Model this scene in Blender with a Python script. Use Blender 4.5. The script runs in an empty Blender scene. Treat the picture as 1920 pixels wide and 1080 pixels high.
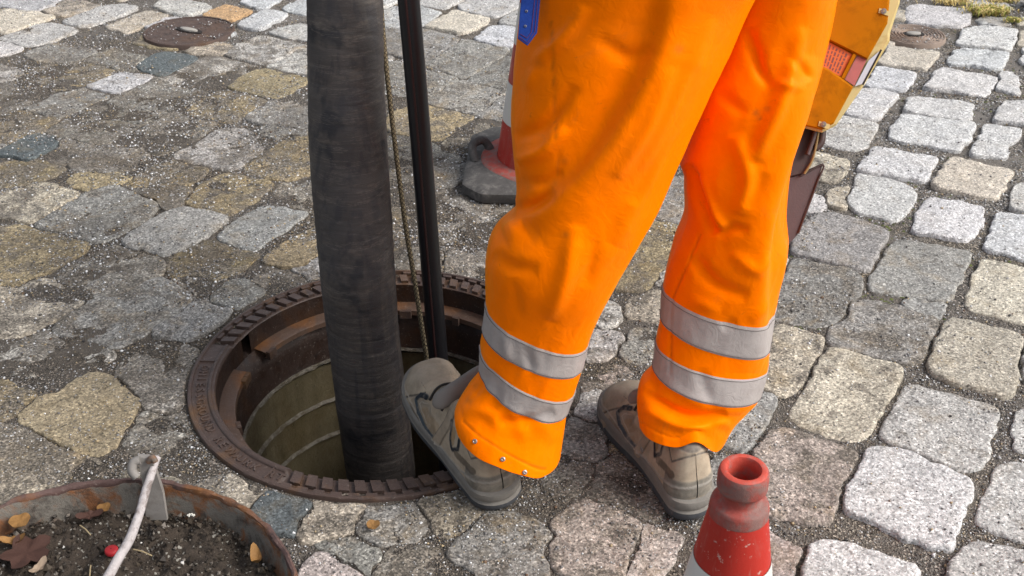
import bpy, bmesh, math, random
import numpy as np
from mathutils import Vector, Matrix
random.seed(7); rng = np.random.default_rng(7)
sc = bpy.context.scene
COL = sc.collection

# ------------------------------------------------------------------ camera, sky, sun, exposure
FPX, PITCH, CAMH = 2100.0, math.radians(31.54), 1.335
cam_d = bpy.data.cameras.new('camera'); cam = bpy.data.objects.new('camera', cam_d); COL.objects.link(cam)
cam_d.sensor_width = 36; cam_d.lens = FPX / 1920 * 36
cam_d.clip_start = 0.05; cam_d.clip_end = 500
cam.location = (0, 0, CAMH); cam.rotation_euler = (math.pi / 2 - PITCH, 0, 0)
cam_d.dof.use_dof = True; cam_d.dof.focus_distance = 1.95; cam_d.dof.aperture_fstop = 16
sc.camera = cam
SUN_EL, SUN_AZ = math.radians(43), math.radians(106)      # azimuth clockwise from +Y (away from the camera)
w = bpy.data.worlds.new('World'); sc.world = w; w.use_nodes = True
nt = w.node_tree; bg = nt.nodes['Background']
sky = nt.nodes.new('ShaderNodeTexSky'); sky.sky_type = 'NISHITA'; sky.sun_disc = False
sky.sun_elevation = SUN_EL; sky.sun_rotation = SUN_AZ; sky.air_density = 1.0; sky.dust_density = 4.0; sky.ozone_density = 1.0
hs = nt.nodes.new('ShaderNodeHueSaturation'); hs.inputs['Saturation'].default_value = 0.42
nt.links.new(sky.outputs[0], hs.inputs['Color']); nt.links.new(hs.outputs[0], bg.inputs[0])
bg.inputs[1].default_value = 0.145
sl = bpy.data.lights.new('sun', 'SUN'); sun = bpy.data.objects.new('sun', sl); COL.objects.link(sun)
sl.energy = 2.0; sl.angle = math.radians(26); sl.color = (1.0, 0.975, 0.94)
sd = Vector((math.sin(SUN_AZ) * math.cos(SUN_EL), math.cos(SUN_AZ) * math.cos(SUN_EL), math.sin(SUN_EL)))
sun.rotation_euler = sd.to_track_quat('Z', 'Y').to_euler()
vs = sc.view_settings; vs.view_transform = 'Standard'; vs.look = 'None'; vs.gamma = 1; vs.use_curve_mapping = False
vs.exposure = 0.46

# ------------------------------------------------------------------ helpers
CP, SP = math.cos(PITCH), math.sin(PITCH)
def ray(px, py):
    u = (px - 960) / FPX; v = -(py - 540) / FPX
    return np.array([u, CP + v * SP, -SP + v * CP])
def ground(px, py, z=0.0):
    r = ray(px, py); return np.array([0, 0, CAMH]) + r * ((z - CAMH) / r[2])
def at(px, py, d): return np.array([0, 0, CAMH]) + ray(px, py) * d
def project(P):
    P = np.asarray(P, float); x = P[..., 0]; y = P[..., 1]; z = P[..., 2] - CAMH
    d = y * CP - z * SP; v = y * SP + z * CP
    return np.stack([960 + FPX * x / d, 540 - FPX * v / d], -1)

def _h(ix, iy, iz, s):
    with np.errstate(over='ignore'):
        n = (ix.astype(np.int64) * 374761393 + iy.astype(np.int64) * 668265263 + iz.astype(np.int64) * 2147483647 + s * 1274126177) & 0xffffffff
        n = ((n ^ (n >> 13)) * 1274126177) & 0xffffffff
        n = ((n ^ (n >> 16)) * 2246822519) & 0xffffffff
    return ((n ^ (n >> 15)) & 0xffff) / 32767.5 - 1.0
def vn(P, f, s=0):
    P = np.asarray(P, float) * f
    if P.shape[-1] == 2: P = np.concatenate([P, np.zeros(P.shape[:-1] + (1,))], -1)
    i = np.floor(P).astype(np.int64); t = P - i; t = t * t * (3 - 2 * t); r = 0
    for dx in (0, 1):
        for dy in (0, 1):
            for dz in (0, 1):
                wgt = (t[..., 0] if dx else 1 - t[..., 0]) * (t[..., 1] if dy else 1 - t[..., 1]) * (t[..., 2] if dz else 1 - t[..., 2])
                r = r + wgt * _h(i[..., 0] + dx, i[..., 1] + dy, i[..., 2] + dz, s)
    return r
def fbm(P, f, o=4, s=0):
    r = 0; a = 1.0
    for k in range(o): r = r + a * vn(P, f * 2 ** k, s + k * 17); a *= .5
    return r / 1.9
def sstep(a, b, x): t = np.clip((x - a) / (b - a), 0, 1); return t * t * (3 - 2 * t)

def tag(o, label=None, cat=None, group=None, kind=None):
    if label: o['label'] = label
    if cat: o['category'] = cat
    if group: o['group'] = group
    if kind: o['kind'] = kind
    return o
def empty(name, loc=(0, 0, 0)):
    o = bpy.data.objects.new(name, None); COL.objects.link(o); o.location = loc; o.empty_display_size = .05; return o
def mesh_obj(name, V, F, mat=None, parent=None, smooth=True, col=None, origin=None):
    V = np.asarray(V, float)
    if origin is None: origin = V.mean(0)
    base = np.array(parent.matrix_basis.translation) if parent is not None else np.zeros(3)
    par = parent
    while par is not None and par.parent is not None:
        par = par.parent; base = base + np.array(par.matrix_basis.translation)
    me = bpy.data.meshes.new(name)
    me.from_pydata((V - origin).tolist(), [], F if isinstance(F, list) else F.tolist())
    if smooth: me.polygons.foreach_set('use_smooth', np.ones(len(me.polygons), bool))
    if col is not None:
        ca = me.color_attributes.new('Col', 'FLOAT_COLOR', 'POINT')
        c = np.asarray(col, float)
        if c.shape[1] == 3: c = np.c_[c, np.ones(len(c))]
        ca.data.foreach_set('color', c.ravel())
    me.update()
    if smooth and name not in ('cobblestone', 'ground', 'soil', 'trousers'): me.set_sharp_from_angle(angle=math.radians(48))
    o = bpy.data.objects.new(name, me); COL.objects.link(o)
    if mat: me.materials.append(mat)
    o.parent = parent; o.location = (np.asarray(origin) - base).tolist()
    return o
def grid_faces(nu, nv, wrap_u=False, wrap_v=False, off=0, flip=False):
    """verts indexed [u*nv+v]"""
    U = np.arange(nu if wrap_u else nu - 1); W = np.arange(nv if wrap_v else nv - 1)
    a, b = np.meshgrid(U, W, indexing='ij'); a2 = (a + 1) % nu; b2 = (b + 1) % nv
    q = np.stack([a * nv + b, a2 * nv + b, a2 * nv + b2, a * nv + b2], -1).reshape(-1, 4) + off
    return (q[:, ::-1] if flip else q).tolist()
def lathe(prof, c, n=96, a0=0, a1=360):
    prof = np.array(prof, float); full = abs(a1 - a0) >= 360
    A = np.radians(np.linspace(a0, a1, n, endpoint=not full))
    V = np.stack([c[0] + prof[None, :, 0] * np.cos(A)[:, None], c[1] + prof[None, :, 0] * np.sin(A)[:, None],
                  c[2] + np.broadcast_to(prof[None, :, 1], (n, len(prof)))], -1)
    return V, grid_faces(n, len(prof), wrap_u=full, flip=True)
def catmull(P, n):
    P = np.asarray(P, float); m = len(P); t = np.linspace(0, m - 1, n); i = np.clip(t.astype(int), 0, m - 2); f = (t - i)[:, None]
    g = lambda k: P[np.clip(k, 0, m - 1)]
    p0, p1, p2, p3 = g(i - 1), g(i), g(i + 1), g(i + 2)
    return .5 * (2 * p1 + (p2 - p0) * f + (2 * p0 - 5 * p1 + 4 * p2 - p3) * f ** 2 + (3 * p1 - p0 - 3 * p2 + p3) * f ** 3)
def frames(P):
    T = np.gradient(P, axis=0); T /= np.linalg.norm(T, axis=1)[:, None] + 1e-9
    r = np.array([0, 0, 1.]) if abs(T[0][2]) < .9 else np.array([1., 0, 0]); S = []
    s = np.cross(T[0], r); s /= np.linalg.norm(s)
    for t in T:
        s = s - t * np.dot(s, t); s = s / (np.linalg.norm(s) + 1e-9); S.append(s)
    S = np.array(S); return T, S, np.cross(T, S)
def tube(P, R, n=12, cap=True):
    P = np.asarray(P, float); R = np.broadcast_to(np.asarray(R, float).reshape(-1, 1) if np.ndim(R) else R, (len(P), 1))
    T, S, B = frames(P); A = np.linspace(0, 2 * np.pi, n, endpoint=False)
    V = P[:, None] + R[:, None] * (np.cos(A)[None, :, None] * S[:, None] + np.sin(A)[None, :, None] * B[:, None])
    F = grid_faces(len(P), n, wrap_v=True)
    V = V.reshape(-1, 3)
    if cap:
        F.append(list(range(n))); F.append(list(range((len(P) - 1) * n, len(P) * n))[::-1])
    return V, F
def prism(P, tv, bev=0.0):
    """front outline P (n,3), extruded by vector tv; bev: small chamfer towards the outline's centre"""
    P = np.asarray(P, float); tv = np.asarray(tv, float); c = P.mean(0); n = len(P)
    if bev:
        k = np.linalg.norm(P - c, axis=1)[:, None]; inn = P - (P - c) / k * bev
        V = np.r_[inn, P + tv / np.linalg.norm(tv) * bev, P + tv]; m = 3
    else: V = np.r_[P, P + tv]; m = 2
    F = [list(range(n))[::-1]]
    for k in range(m - 1):
        for i in range(n): j = (i + 1) % n; F.append([k * n + i, k * n + j, (k + 1) * n + j, (k + 1) * n + i])
    F.append([(m - 1) * n + i for i in range(n)])
    return V, F
class MB:
    def __init__(s): s.V = []; s.F = []; s.C = []; s.n = 0
    def add(s, V, F, col=None):
        V = np.asarray(V, float).reshape(-1, 3); s.V.append(V); s.F += [[i + s.n for i in f] for f in F]; s.n += len(V)
        if col is not None: s.C.append(np.broadcast_to(np.asarray(col, float), (len(V), len(col))))
    def build(s, name, mat, parent=None, smooth=True, origin=None):
        return mesh_obj(name, np.concatenate(s.V), s.F, mat, parent, smooth, np.concatenate(s.C) if s.C else None, origin)

# ------------------------------------------------------------------ material helpers
class M:
    def __init__(s, name, rough=.8, spec=.3):
        s.m = bpy.data.materials.new(name); s.m.use_nodes = True; s.t = s.m.node_tree; s.b = s.t.nodes['Principled BSDF']
        s.b.inputs['Roughness'].default_value = rough; s.b.inputs['Specular IOR Level'].default_value = spec
        s.pos = s.n('ShaderNodeNewGeometry').outputs['Position']
    def n(s, ty, **k):
        nd = s.t.nodes.new(ty)
        for a, v in k.items(): setattr(nd, a, v)
        return nd
    def set(s, sock, v):
        if isinstance(v, bpy.types.NodeSocket): s.t.links.new(v, sock)
        elif sock.type == 'RGBA' and not isinstance(v, (int, float)): sock.default_value = tuple(v) + ((1,) if len(v) == 3 else ())
        elif sock.type == 'RGBA': sock.default_value = (v, v, v, 1)
        else: sock.default_value = v
    def noise(s, sc_, det=4, rough=.55, vec=None, dist=0, out=0):
        nd = s.n('ShaderNodeTexNoise'); s.set(nd.inputs['Vector'], vec if vec is not None else s.pos)
        nd.inputs['Scale'].default_value = sc_; nd.inputs['Detail'].default_value = det; nd.inputs['Roughness'].default_value = rough
        nd.inputs['Distortion'].default_value = dist; return nd.outputs[out]
    def voro(s, sc_, out='Color', vec=None, feat='F1'):
        nd = s.n('ShaderNodeTexVoronoi', feature=feat); s.set(nd.inputs['Vector'], vec if vec is not None else s.pos)
        nd.inputs['Scale'].default_value = sc_; return nd.outputs[out]
    def ramp(s, f, stops, interp='LINEAR'):
        nd = s.n('ShaderNodeValToRGB'); nd.color_ramp.interpolation = interp; e = nd.color_ramp.elements
        while len(e) < len(stops): e.new(.5)
        for q, (p, c) in zip(e, stops):
            q.position = p; q.color = (c, c, c, 1) if isinstance(c, (int, float)) else tuple(c) + (1,)
        s.set(nd.inputs[0], f); return nd.outputs[0]
    def mix(s, f, a, b, mode='MIX'):
        nd = s.n('ShaderNodeMix', data_type='RGBA', blend_type=mode); s.set(nd.inputs[0], f); s.set(nd.inputs[6], a); s.set(nd.inputs[7], b); return nd.outputs[2]
    def math(s, op, a, b=0.0, c=0.0, clamp=False):
        nd = s.n('ShaderNodeMath', operation=op, use_clamp=clamp); s.set(nd.inputs[0], a); s.set(nd.inputs[1], b); s.set(nd.inputs[2], c); return nd.outputs[0]
    def attr(s, name='Col', out=0): return s.n('ShaderNodeVertexColor', layer_name=name).outputs[out]
    def sep(s, v): nd = s.n('ShaderNodeSeparateXYZ'); s.set(nd.inputs[0], v); return nd.outputs
    def scale(s, v, xyz):
        nd = s.n('ShaderNodeVectorMath', operation='MULTIPLY'); s.set(nd.inputs[0], v); nd.inputs[1].default_value = xyz; return nd.outputs[0]
    def bump(s, h, st=.5, dist=.002, prev=None):
        nd = s.n('ShaderNodeBump'); nd.inputs['Strength'].default_value = st; nd.inputs['Distance'].default_value = dist
        s.set(nd.inputs['Height'], h)
        if prev is not None: s.set(nd.inputs['Normal'], prev)
        s.set(s.b.inputs['Normal'], nd.outputs[0]); return nd.outputs[0]
    def base(s, v): s.set(s.b.inputs['Base Color'], v)
    def rough(s, v): s.set(s.b.inputs['Roughness'], v)

def mat_stone():
    m = M('granite'); oi = m.n('ShaderNodeObjectInfo'); c = oi.outputs['Color']; dirt = oi.outputs['Alpha']; rnd = oi.outputs['Random']
    cell = m.sep(m.voro(300))[0]; cell2 = m.sep(m.voro(170))[1]
    sp = m.ramp(cell, [(0, .45), (.16, .8), (.5, 1.0), (.8, 1.15), (.93, 1.5), (1, 1.8)])
    sp2 = m.ramp(cell2, [(0, .62), (.3, .95), (.8, 1.1), (1, 1.35)])
    cc = m.mix(1, c, sp, 'MULTIPLY'); cc = m.mix(.8, cc, sp2, 'MULTIPLY')
    mot = m.ramp(m.noise(19, 7, .72, dist=.4), [(.30, .50), (.44, .90), (.6, 1.04), (.72, 1.15)]); cc = m.mix(.85, cc, mot, 'MULTIPLY')
    och = m.ramp(m.noise(11, 6, .65, dist=.5), [(.52, 0), (.68, .6)]); cc = m.mix(m.math('MULTIPLY', och, m.math('ADD', m.math('MULTIPLY', dirt, .8), .15)), cc, (.33, .215, .07))
    hc = m.ramp(m.sep(m.voro(230))[2], [(0, .3), (.25, .75), (.55, 1.0), (.8, 1.3), (.95, 2.1)]); cc = m.mix(m.math('MULTIPLY', dirt, .75), cc, m.mix(1, cc, hc, 'MULTIPLY'))
    cc = m.mix(dirt, cc, m.mix(1, cc, (.70, .67, .605), 'MULTIPLY'))
    gn = m.math('ADD', m.math('MULTIPLY', m.noise(16, 8, .72, dist=.3), 1.0), m.math('MULTIPLY', m.noise(4, 3, .5), .35))
    thr = m.math('SUBTRACT', gn, m.math('MULTIPLY', m.math('SUBTRACT', 1.0, dirt), .30))
    g = m.ramp(thr, [(.57, 0), (.65, .75), (.85, .92)])
    gcol = m.mix(1, m.mix(m.noise(60, 5, .7), (.060, .050, .040), (.165, .145, .118)), m.ramp(cell, [(0, .4), (.5, 1.0), (.86, 2.2), (1, 3.2)]), 'MULTIPLY')
    cc = m.mix(g, cc, gcol)
    wet = m.ramp(m.noise(2.6, 5, .6, dist=.4), [(.46, 0), (.62, .55)]); cc = m.mix(m.math('MULTIPLY', wet, dirt), cc, (.075, .058, .04))
    m.base(cc); m.rough(m.ramp(gn, [(.4, .85), (.75, .55)]))
    h = m.math('ADD', m.noise(140, 6, .7), m.math('MULTIPLY', cell, .25)); h = m.math('ADD', h, m.math('MULTIPLY', m.noise(35, 4, .6), 1.2))
    m.bump(h, .8, .004); return m.m
def mat_bed():
    m = M('joint_grit', .8); n1 = m.noise(9, 6, .65); c = m.mix(n1, (.095, .083, .07), (.205, .187, .166))
    c = m.mix(m.ramp(m.noise(3.2, 3, .5), [(.45, 0), (.7, .45)]), c, (.12, .09, .05))
    cell = m.sep(m.voro(330))
    c = m.mix(1, c, m.ramp(cell[0], [(0, .3), (.15, .8), (.6, 1.15), (.84, 2.1), (.93, 3.4)], 'CONSTANT'), 'MULTIPLY')
    c = m.mix(m.ramp(m.noise(6.5, 5, .65, dist=.5), [(.50, 0), (.60, .85)]), c, m.mix(m.noise(40, 6, .7), (.12, .107, .094), (.23, .21, .188)))
    c = m.mix(m.attr(), c, m.mix(1, c, (.50, .455, .40), 'MULTIPLY'))
    m.base(c); m.rough(m.ramp(m.noise(5, 4), [(.35, .9), (.7, .5)]))
    m.bump(m.math('ADD', m.voro(330, 'Distance'), m.noise(90, 6, .7)), .9, .004); return m.m
def mat_grit():
    m = M('grit', .6); m.base(m.attr()); return m.m
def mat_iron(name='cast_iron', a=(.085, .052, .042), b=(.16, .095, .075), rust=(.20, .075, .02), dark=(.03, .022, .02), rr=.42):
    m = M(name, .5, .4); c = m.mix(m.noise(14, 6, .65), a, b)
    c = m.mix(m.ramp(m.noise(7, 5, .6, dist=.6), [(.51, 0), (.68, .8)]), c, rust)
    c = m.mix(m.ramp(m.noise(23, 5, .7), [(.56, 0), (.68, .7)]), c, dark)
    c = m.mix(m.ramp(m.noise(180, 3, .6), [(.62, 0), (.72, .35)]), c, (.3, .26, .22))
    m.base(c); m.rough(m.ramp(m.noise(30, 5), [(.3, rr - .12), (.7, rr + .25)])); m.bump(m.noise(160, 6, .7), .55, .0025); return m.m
def mat_concrete():
    m = M('wet_concrete', .5, .4); st = m.scale(m.pos, (1, 1, .12))
    c = m.mix(m.noise(20, 5, .6, vec=st), (.035, .026, .009), (.185, .155, .095))
    c = m.mix(m.ramp(m.noise(9, 5, .6), [(.5, 0), (.7, .6)]), c, (.055, .034, .008))
    c = m.mix(m.ramp(m.noise(120, 4, .6), [(.62, 0), (.7, .7)]), c, (.03, .025, .015))
    m.base(c); m.rough(m.ramp(m.noise(18, 4), [(.35, .35), (.65, .7)])); m.bump(m.noise(130, 6, .7), .6, .003); return m.m
def mat_mortar():
    m = M('pale_mortar', .6); c = m.mix(m.noise(90, 5, .7), (.08, .065, .045), (.33, .305, .26)); c = m.mix(m.ramp(m.noise(60, 6, .75), [(.45, 0), (.6, .8)]), c, (.09, .07, .04)); m.base(c); m.bump(m.noise(120, 6, .8), 1, .006); return m.m
def mat_hose():
    m = M('hose_rubber', .62, .35); st = m.scale(m.pos, (1, 1, 3.0)); st2 = m.scale(m.pos, (1, 1, 7))
    c = m.mix(m.noise(9, 6, .6), (.026, .024, .025), (.085, .072, .064))
    c = m.mix(m.ramp(m.noise(16, 8, .7, vec=st, dist=.4), [(.54, 0), (.70, .55)]), c, (.14, .115, .092))
    c = m.mix(m.ramp(m.noise(40, 8, .75, vec=st2), [(.64, 0), (.72, .4)]), c, (.17, .145, .11))
    c = m.mix(m.ramp(m.noise(13, 3, .6), [(.58, 0), (.66, .7)]), c, (.012, .013, .017))
    ln = m.noise(3.0, 6, .7, vec=m.scale(m.pos, (1.6, 1.6, 22))); c = m.mix(m.ramp(ln, [(.545, 0), (.56, .28), (.575, 0)]), c, (.26, .22, .18)); c = m.mix(m.ramp(m.noise(7, 4, .6, vec=m.scale(m.pos, (6, 6, .35))), [(.5, 0), (.6, .45)]), c, (.022, .022, .028))
    m.base(c); m.rough(m.ramp(m.noise(14, 4), [(.35, .45), (.65, .8)])); b = m.bump(m.noise(150, 6, .7, vec=st2), .5, .0015); m.bump(m.noise(22, 4, .5, vec=st2), .35, .003, b); return m.m
def mat_plain(name, col, rough=.5, spec=.4, var=.15, sc_=40, bump=.2, metal=0, dirt=None, dk=.55):
    m = M(name, rough, spec); a = tuple(x * (1 - var) for x in col); b = tuple(min(1, x * (1 + var)) for x in col)
    c = m.mix(m.noise(sc_, 5, .6), a, b)
    if dirt: c = m.mix(m.ramp(m.noise(sc_ * .6, 7, .7, dist=.4), [(dk, 0), (dk + .14, .75)]), c, dirt)
    m.base(c); m.b.inputs['Metallic'].default_value = metal
    if bump: m.bump(m.noise(sc_ * 5, 5, .7), bump, .0015)
    return m.m
def mat_fabric():
    m = M('orange_workwear_cloth', .85, .04); c = m.attr()
    c = m.mix(.5, c, m.ramp(m.noise(26, 6, .65), [(.3, .88), (.7, 1.06)]), 'MULTIPLY')
    c = m.mix(m.ramp(m.noise(45, 7, .7, dist=.6), [(.63, 0), (.73, .32)]), c, (.20, .065, .018)); c = m.mix(m.ramp(m.noise(9, 8, .75, dist=.8), [(.60, 0), (.72, .22)]), c, (.25, .09, .03))
    m.base(c); m.rough(.46); m.b.inputs['Sheen Weight'].default_value = .3; m.b.inputs['Sheen Roughness'].default_value = .4
    m.b.inputs['Sheen Tint'].default_value = (1, .72, .0, 1); m.b.inputs['Specular IOR Level'].default_value = .25; m.b.inputs['Specular Tint'].default_value = (1, .72, .0, 1)
    b = m.bump(m.noise(900, 2, .5), .12, .0005); m.bump(m.noise(38, 3, .5, dist=2.0), .30, .003, b); return m.m
def mat_reflective():
    m = M('silver_reflective_tape', .62, .3); c = m.mix(m.noise(30, 6, .65), (.27, .24, .225), (.44, .40, .38))
    c = m.mix(m.ramp(m.noise(80, 6, .7), [(.63, 0), (.72, .4)]), c, (.2, .15, .12)); m.base(c); m.b.inputs['Metallic'].default_value = .1
    b = m.bump(m.voro(700, 'Distance'), .2, .0006); m.bump(m.noise(38, 4, .6, dist=1.5), .5, .003, b); return m.m
def mat_shoe():
    m = M('worn_suede', .85, .15); c = m.attr(); c = m.mix(.8, c, m.ramp(m.noise(38, 7, .7), [(.3, .7), (.5, 1), (.72, 1.3)]), 'MULTIPLY')
    c = m.mix(m.ramp(m.noise(24, 7, .7, dist=.5), [(.50, 0), (.70, .6)]), c, (.36, .31, .25)); m.base(c)
    m.bump(m.noise(220, 5, .7), .35, .001); return m.m
def mat_cone(name, col, sc_=30):
    m = M(name, .45, .4); v = m.scale(m.pos, (1, 1, .25)); c = m.mix(m.noise(sc_, 6, .65, vec=v), tuple(x * .8 for x in col), tuple(min(1, x * 1.12) for x in col))
    c = m.mix(m.ramp(m.noise(28, 8, .72, vec=v, dist=.3), [(.55, 0), (.75, .5)]), c, (.30, .17, .14))
    c = m.mix(m.ramp(m.noise(110, 4, .7), [(.63, 0), (.68, .7)]), c, (.55, .42, .36))
    c = m.mix(m.ramp(m.noise(60, 8, .75, vec=m.scale(m.pos, (1, 1, .08))), [(.56, 0), (.68, .55)]), c, (.40, .17, .13)); c = m.mix(m.ramp(m.noise(34, 7, .8, dist=1.5), [(.62, 0), (.65, .5)]), c, (.22, .10, .08)); m.base(c)
    m.rough(m.ramp(m.noise(20, 5), [(.3, .35), (.7, .7)])); m.bump(m.noise(90, 5, .7), .25, .0015); return m.m
def mat_soil():
    m = M('soil', .75, .35); c = m.mix(m.noise(90, 7, .75), (.012, .009, .007), (.10, .075, .055)); cell = m.sep(m.voro(300))
    c = m.mix(m.ramp(cell[0], [(.95, 0), (.97, .8)]), c, (.4, .38, .33)); m.base(c); m.bump(m.noise(140, 8, .8), 1, .006); return m.m
def mat_pan():
    m = M('rusty_galvanised_steel', .6, .4); c = m.mix(m.noise(12, 6, .65), (.055, .048, .04), (.22, .20, .17))
    c = m.mix(m.ramp(m.noise(15, 6, .7, dist=.6), [(.47, 0), (.6, .9)]), c, (.17, .06, .015)); c = m.mix(m.ramp(m.noise(19, 6, .7), [(.5, 0), (.62, .85)]), c, (.028, .02, .016))
    m.base(c); m.bump(m.noise(90, 7, .75), .8, .004); return m.m
MT = dict(stone=mat_stone(), bed=mat_bed(), grit=mat_grit(), iron=mat_iron(a=(.048, .032, .026), b=(.10, .066, .054), rust=(.15, .075, .028)), concrete=mat_concrete(), mortar=mat_mortar(), hose=mat_hose(),
    rustledge=mat_iron('rusty_ledge', (.07, .042, .03), (.13, .08, .055), (.20, .075, .015), (.05, .03, .02)),
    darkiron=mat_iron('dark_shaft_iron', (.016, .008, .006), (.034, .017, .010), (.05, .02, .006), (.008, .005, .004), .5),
    black=mat_plain('black_rubber_pipe', (.010, .010, .012), .38, .4, .3, 30, .15), redline=mat_plain('dark_red_line', (.022, .006, .006), .5),
    fabric=mat_fabric(), tape=mat_reflective(), shoe=mat_shoe(),
    sole=mat_plain('sole_rubber', (.17, .158, .14), .8, .3, .3, 40, .5, dirt=(.22, .2, .17)), solelow=mat_plain('dark_sole', (.055, .058, .064), .7, .3, .3, 60, .4, dirt=(.13, .12, .11)),
    seam=mat_plain('grey_thread', (.13, .115, .11), .9, .1), blue=mat_plain('blue_pocket_cloth', (.008, .035, .20), .8, .2, .35, 60, .4), stitch=mat_plain('red_stitching', (.13, .035, .09), .9, .1), lace=mat_plain('dark_lace', (.025, .022, .02), .8),
    collar=mat_plain('grey_collar_leather', (.17, .155, .14), .7, .3, .2, 35, .3), snap=mat_plain('steel_snap', (.34, .31, .29), .42, .5, .2, 90, 0, .8),
    red=mat_cone('red_cone_plastic', (.42, .022, .012)), redworn=mat_plain('worn_red_plastic', (.32, .07, .055), .7, .2, .35, 55, .6, dirt=(.19, .14, .125), dk=.44),
    redrim=mat_plain('bright_red_rim', (.50, .075, .05), .6, .3, .3, 45, .5, dirt=(.27, .17, .15), dk=.5),
    white=mat_plain('dirty_white_band', (.62, .6, .56), .5, .4, .1, 20, .2, dirt=(.36, .31, .22), dk=.6), rubber=mat_plain('weathered_rubber', (.08, .076, .073), .85, .2, .4, 60, 1.0, dirt=(.17, .16, .148), dk=.49),
    amber=mat_plain('amber_plastic', (.36, .118, .0), .55, .04, .25, 12, .15, dirt=(.16, .055, .0), dk=.5), cream=mat_plain('yellowed_plastic_edge', (.50, .385, .16), .5, .3, .15, 25, .1, dirt=(.33, .20, .05), dk=.55),
    orangelab=mat_plain('orange_sticker', (.52, .12, .035), .6, .2, .2, 40, 0), pinklab=mat_plain('pink_sticker', (.36, .11, .10), .6, .2), greysheen=mat_plain('painted_sheen', (.42, .45, .50), .4, .4, .05, 40, 0),
    print_=mat_plain('sticker_print', (.16, .05, .045), .6, .3, .1, 40, 0), leather=mat_plain('brown_leather', (.045, .022, .018), .5, .4, .25, 50, .3), leather2=mat_plain('plum_leather', (.075, .045, .045), .55, .4, .2, 50, .3), tan=mat_plain('tan_leather_edge', (.22, .14, .05), .6),
    soil=mat_soil(), pan=mat_pan(), rim=mat_iron('rusted_rim', (.06, .035, .03), (.13, .075, .065), (.2, .08, .02), (.03, .02, .018), .6), grey=mat_plain('grey_painted_steel', (.20, .185, .17), .6, .4, .25, 25, .5, dirt=(.11, .09, .075)),
    rod=mat_plain('whitewashed_rod', (.40, .37, .365), .75, .2, .3, 70, .7, dirt=(.12, .09, .075), dk=.50), leaf=mat_plain('brown_leaf', (.06, .028, .02), .7, .3, .3, 60, .6), leafy=mat_plain('ochre_leaf', (.24, .125, .04), .7, .3, .3, 60, .6), leaft=mat_plain('tan_leaf', (.28, .21, .15), .7, .3, .3, 60, .6),
    redcap=mat_plain('red_plastic', (.42, .02, .025), .5, dirt=(.3, .2, .18), dk=.56), straw=mat_plain('straw', (.36, .28, .16), .8), whitechip=mat_plain('white_chip', (.6, .58, .52), .7), grass=mat_plain('dry_green_grass', (.33, .33, .08), .8, .2, .4, 60, 0), hay=mat_plain('yellow_dry_grass', (.62, .48, .20), .8, .2, .3, 60, 0),
    ropeA=mat_plain('tan_braid', (.22, .18, .11), .9, .2, .35, 200, .6), ropeB=mat_plain('dark_braid', (.06, .045, .028), .9), valve=mat_iron('valve_iron', (.045, .030, .025), (.11, .075, .062), (.09, .05, .03), (.03, .024, .02), .7),
    valve2=mat_iron('light_valve_iron', (.20, .15, .12), (.34, .27, .22), (.26, .16, .10), (.12, .09, .08), .8), knob=mat_plain('grey_key_hole', (.30, .28, .25), .6), bluegrey=mat_plain('blue_grey_plastic', (.20, .22, .26), .5, .4, .2, 30, .2), dkhole=mat_plain('dark_hole', (.02, .016, .014), .9))
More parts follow.
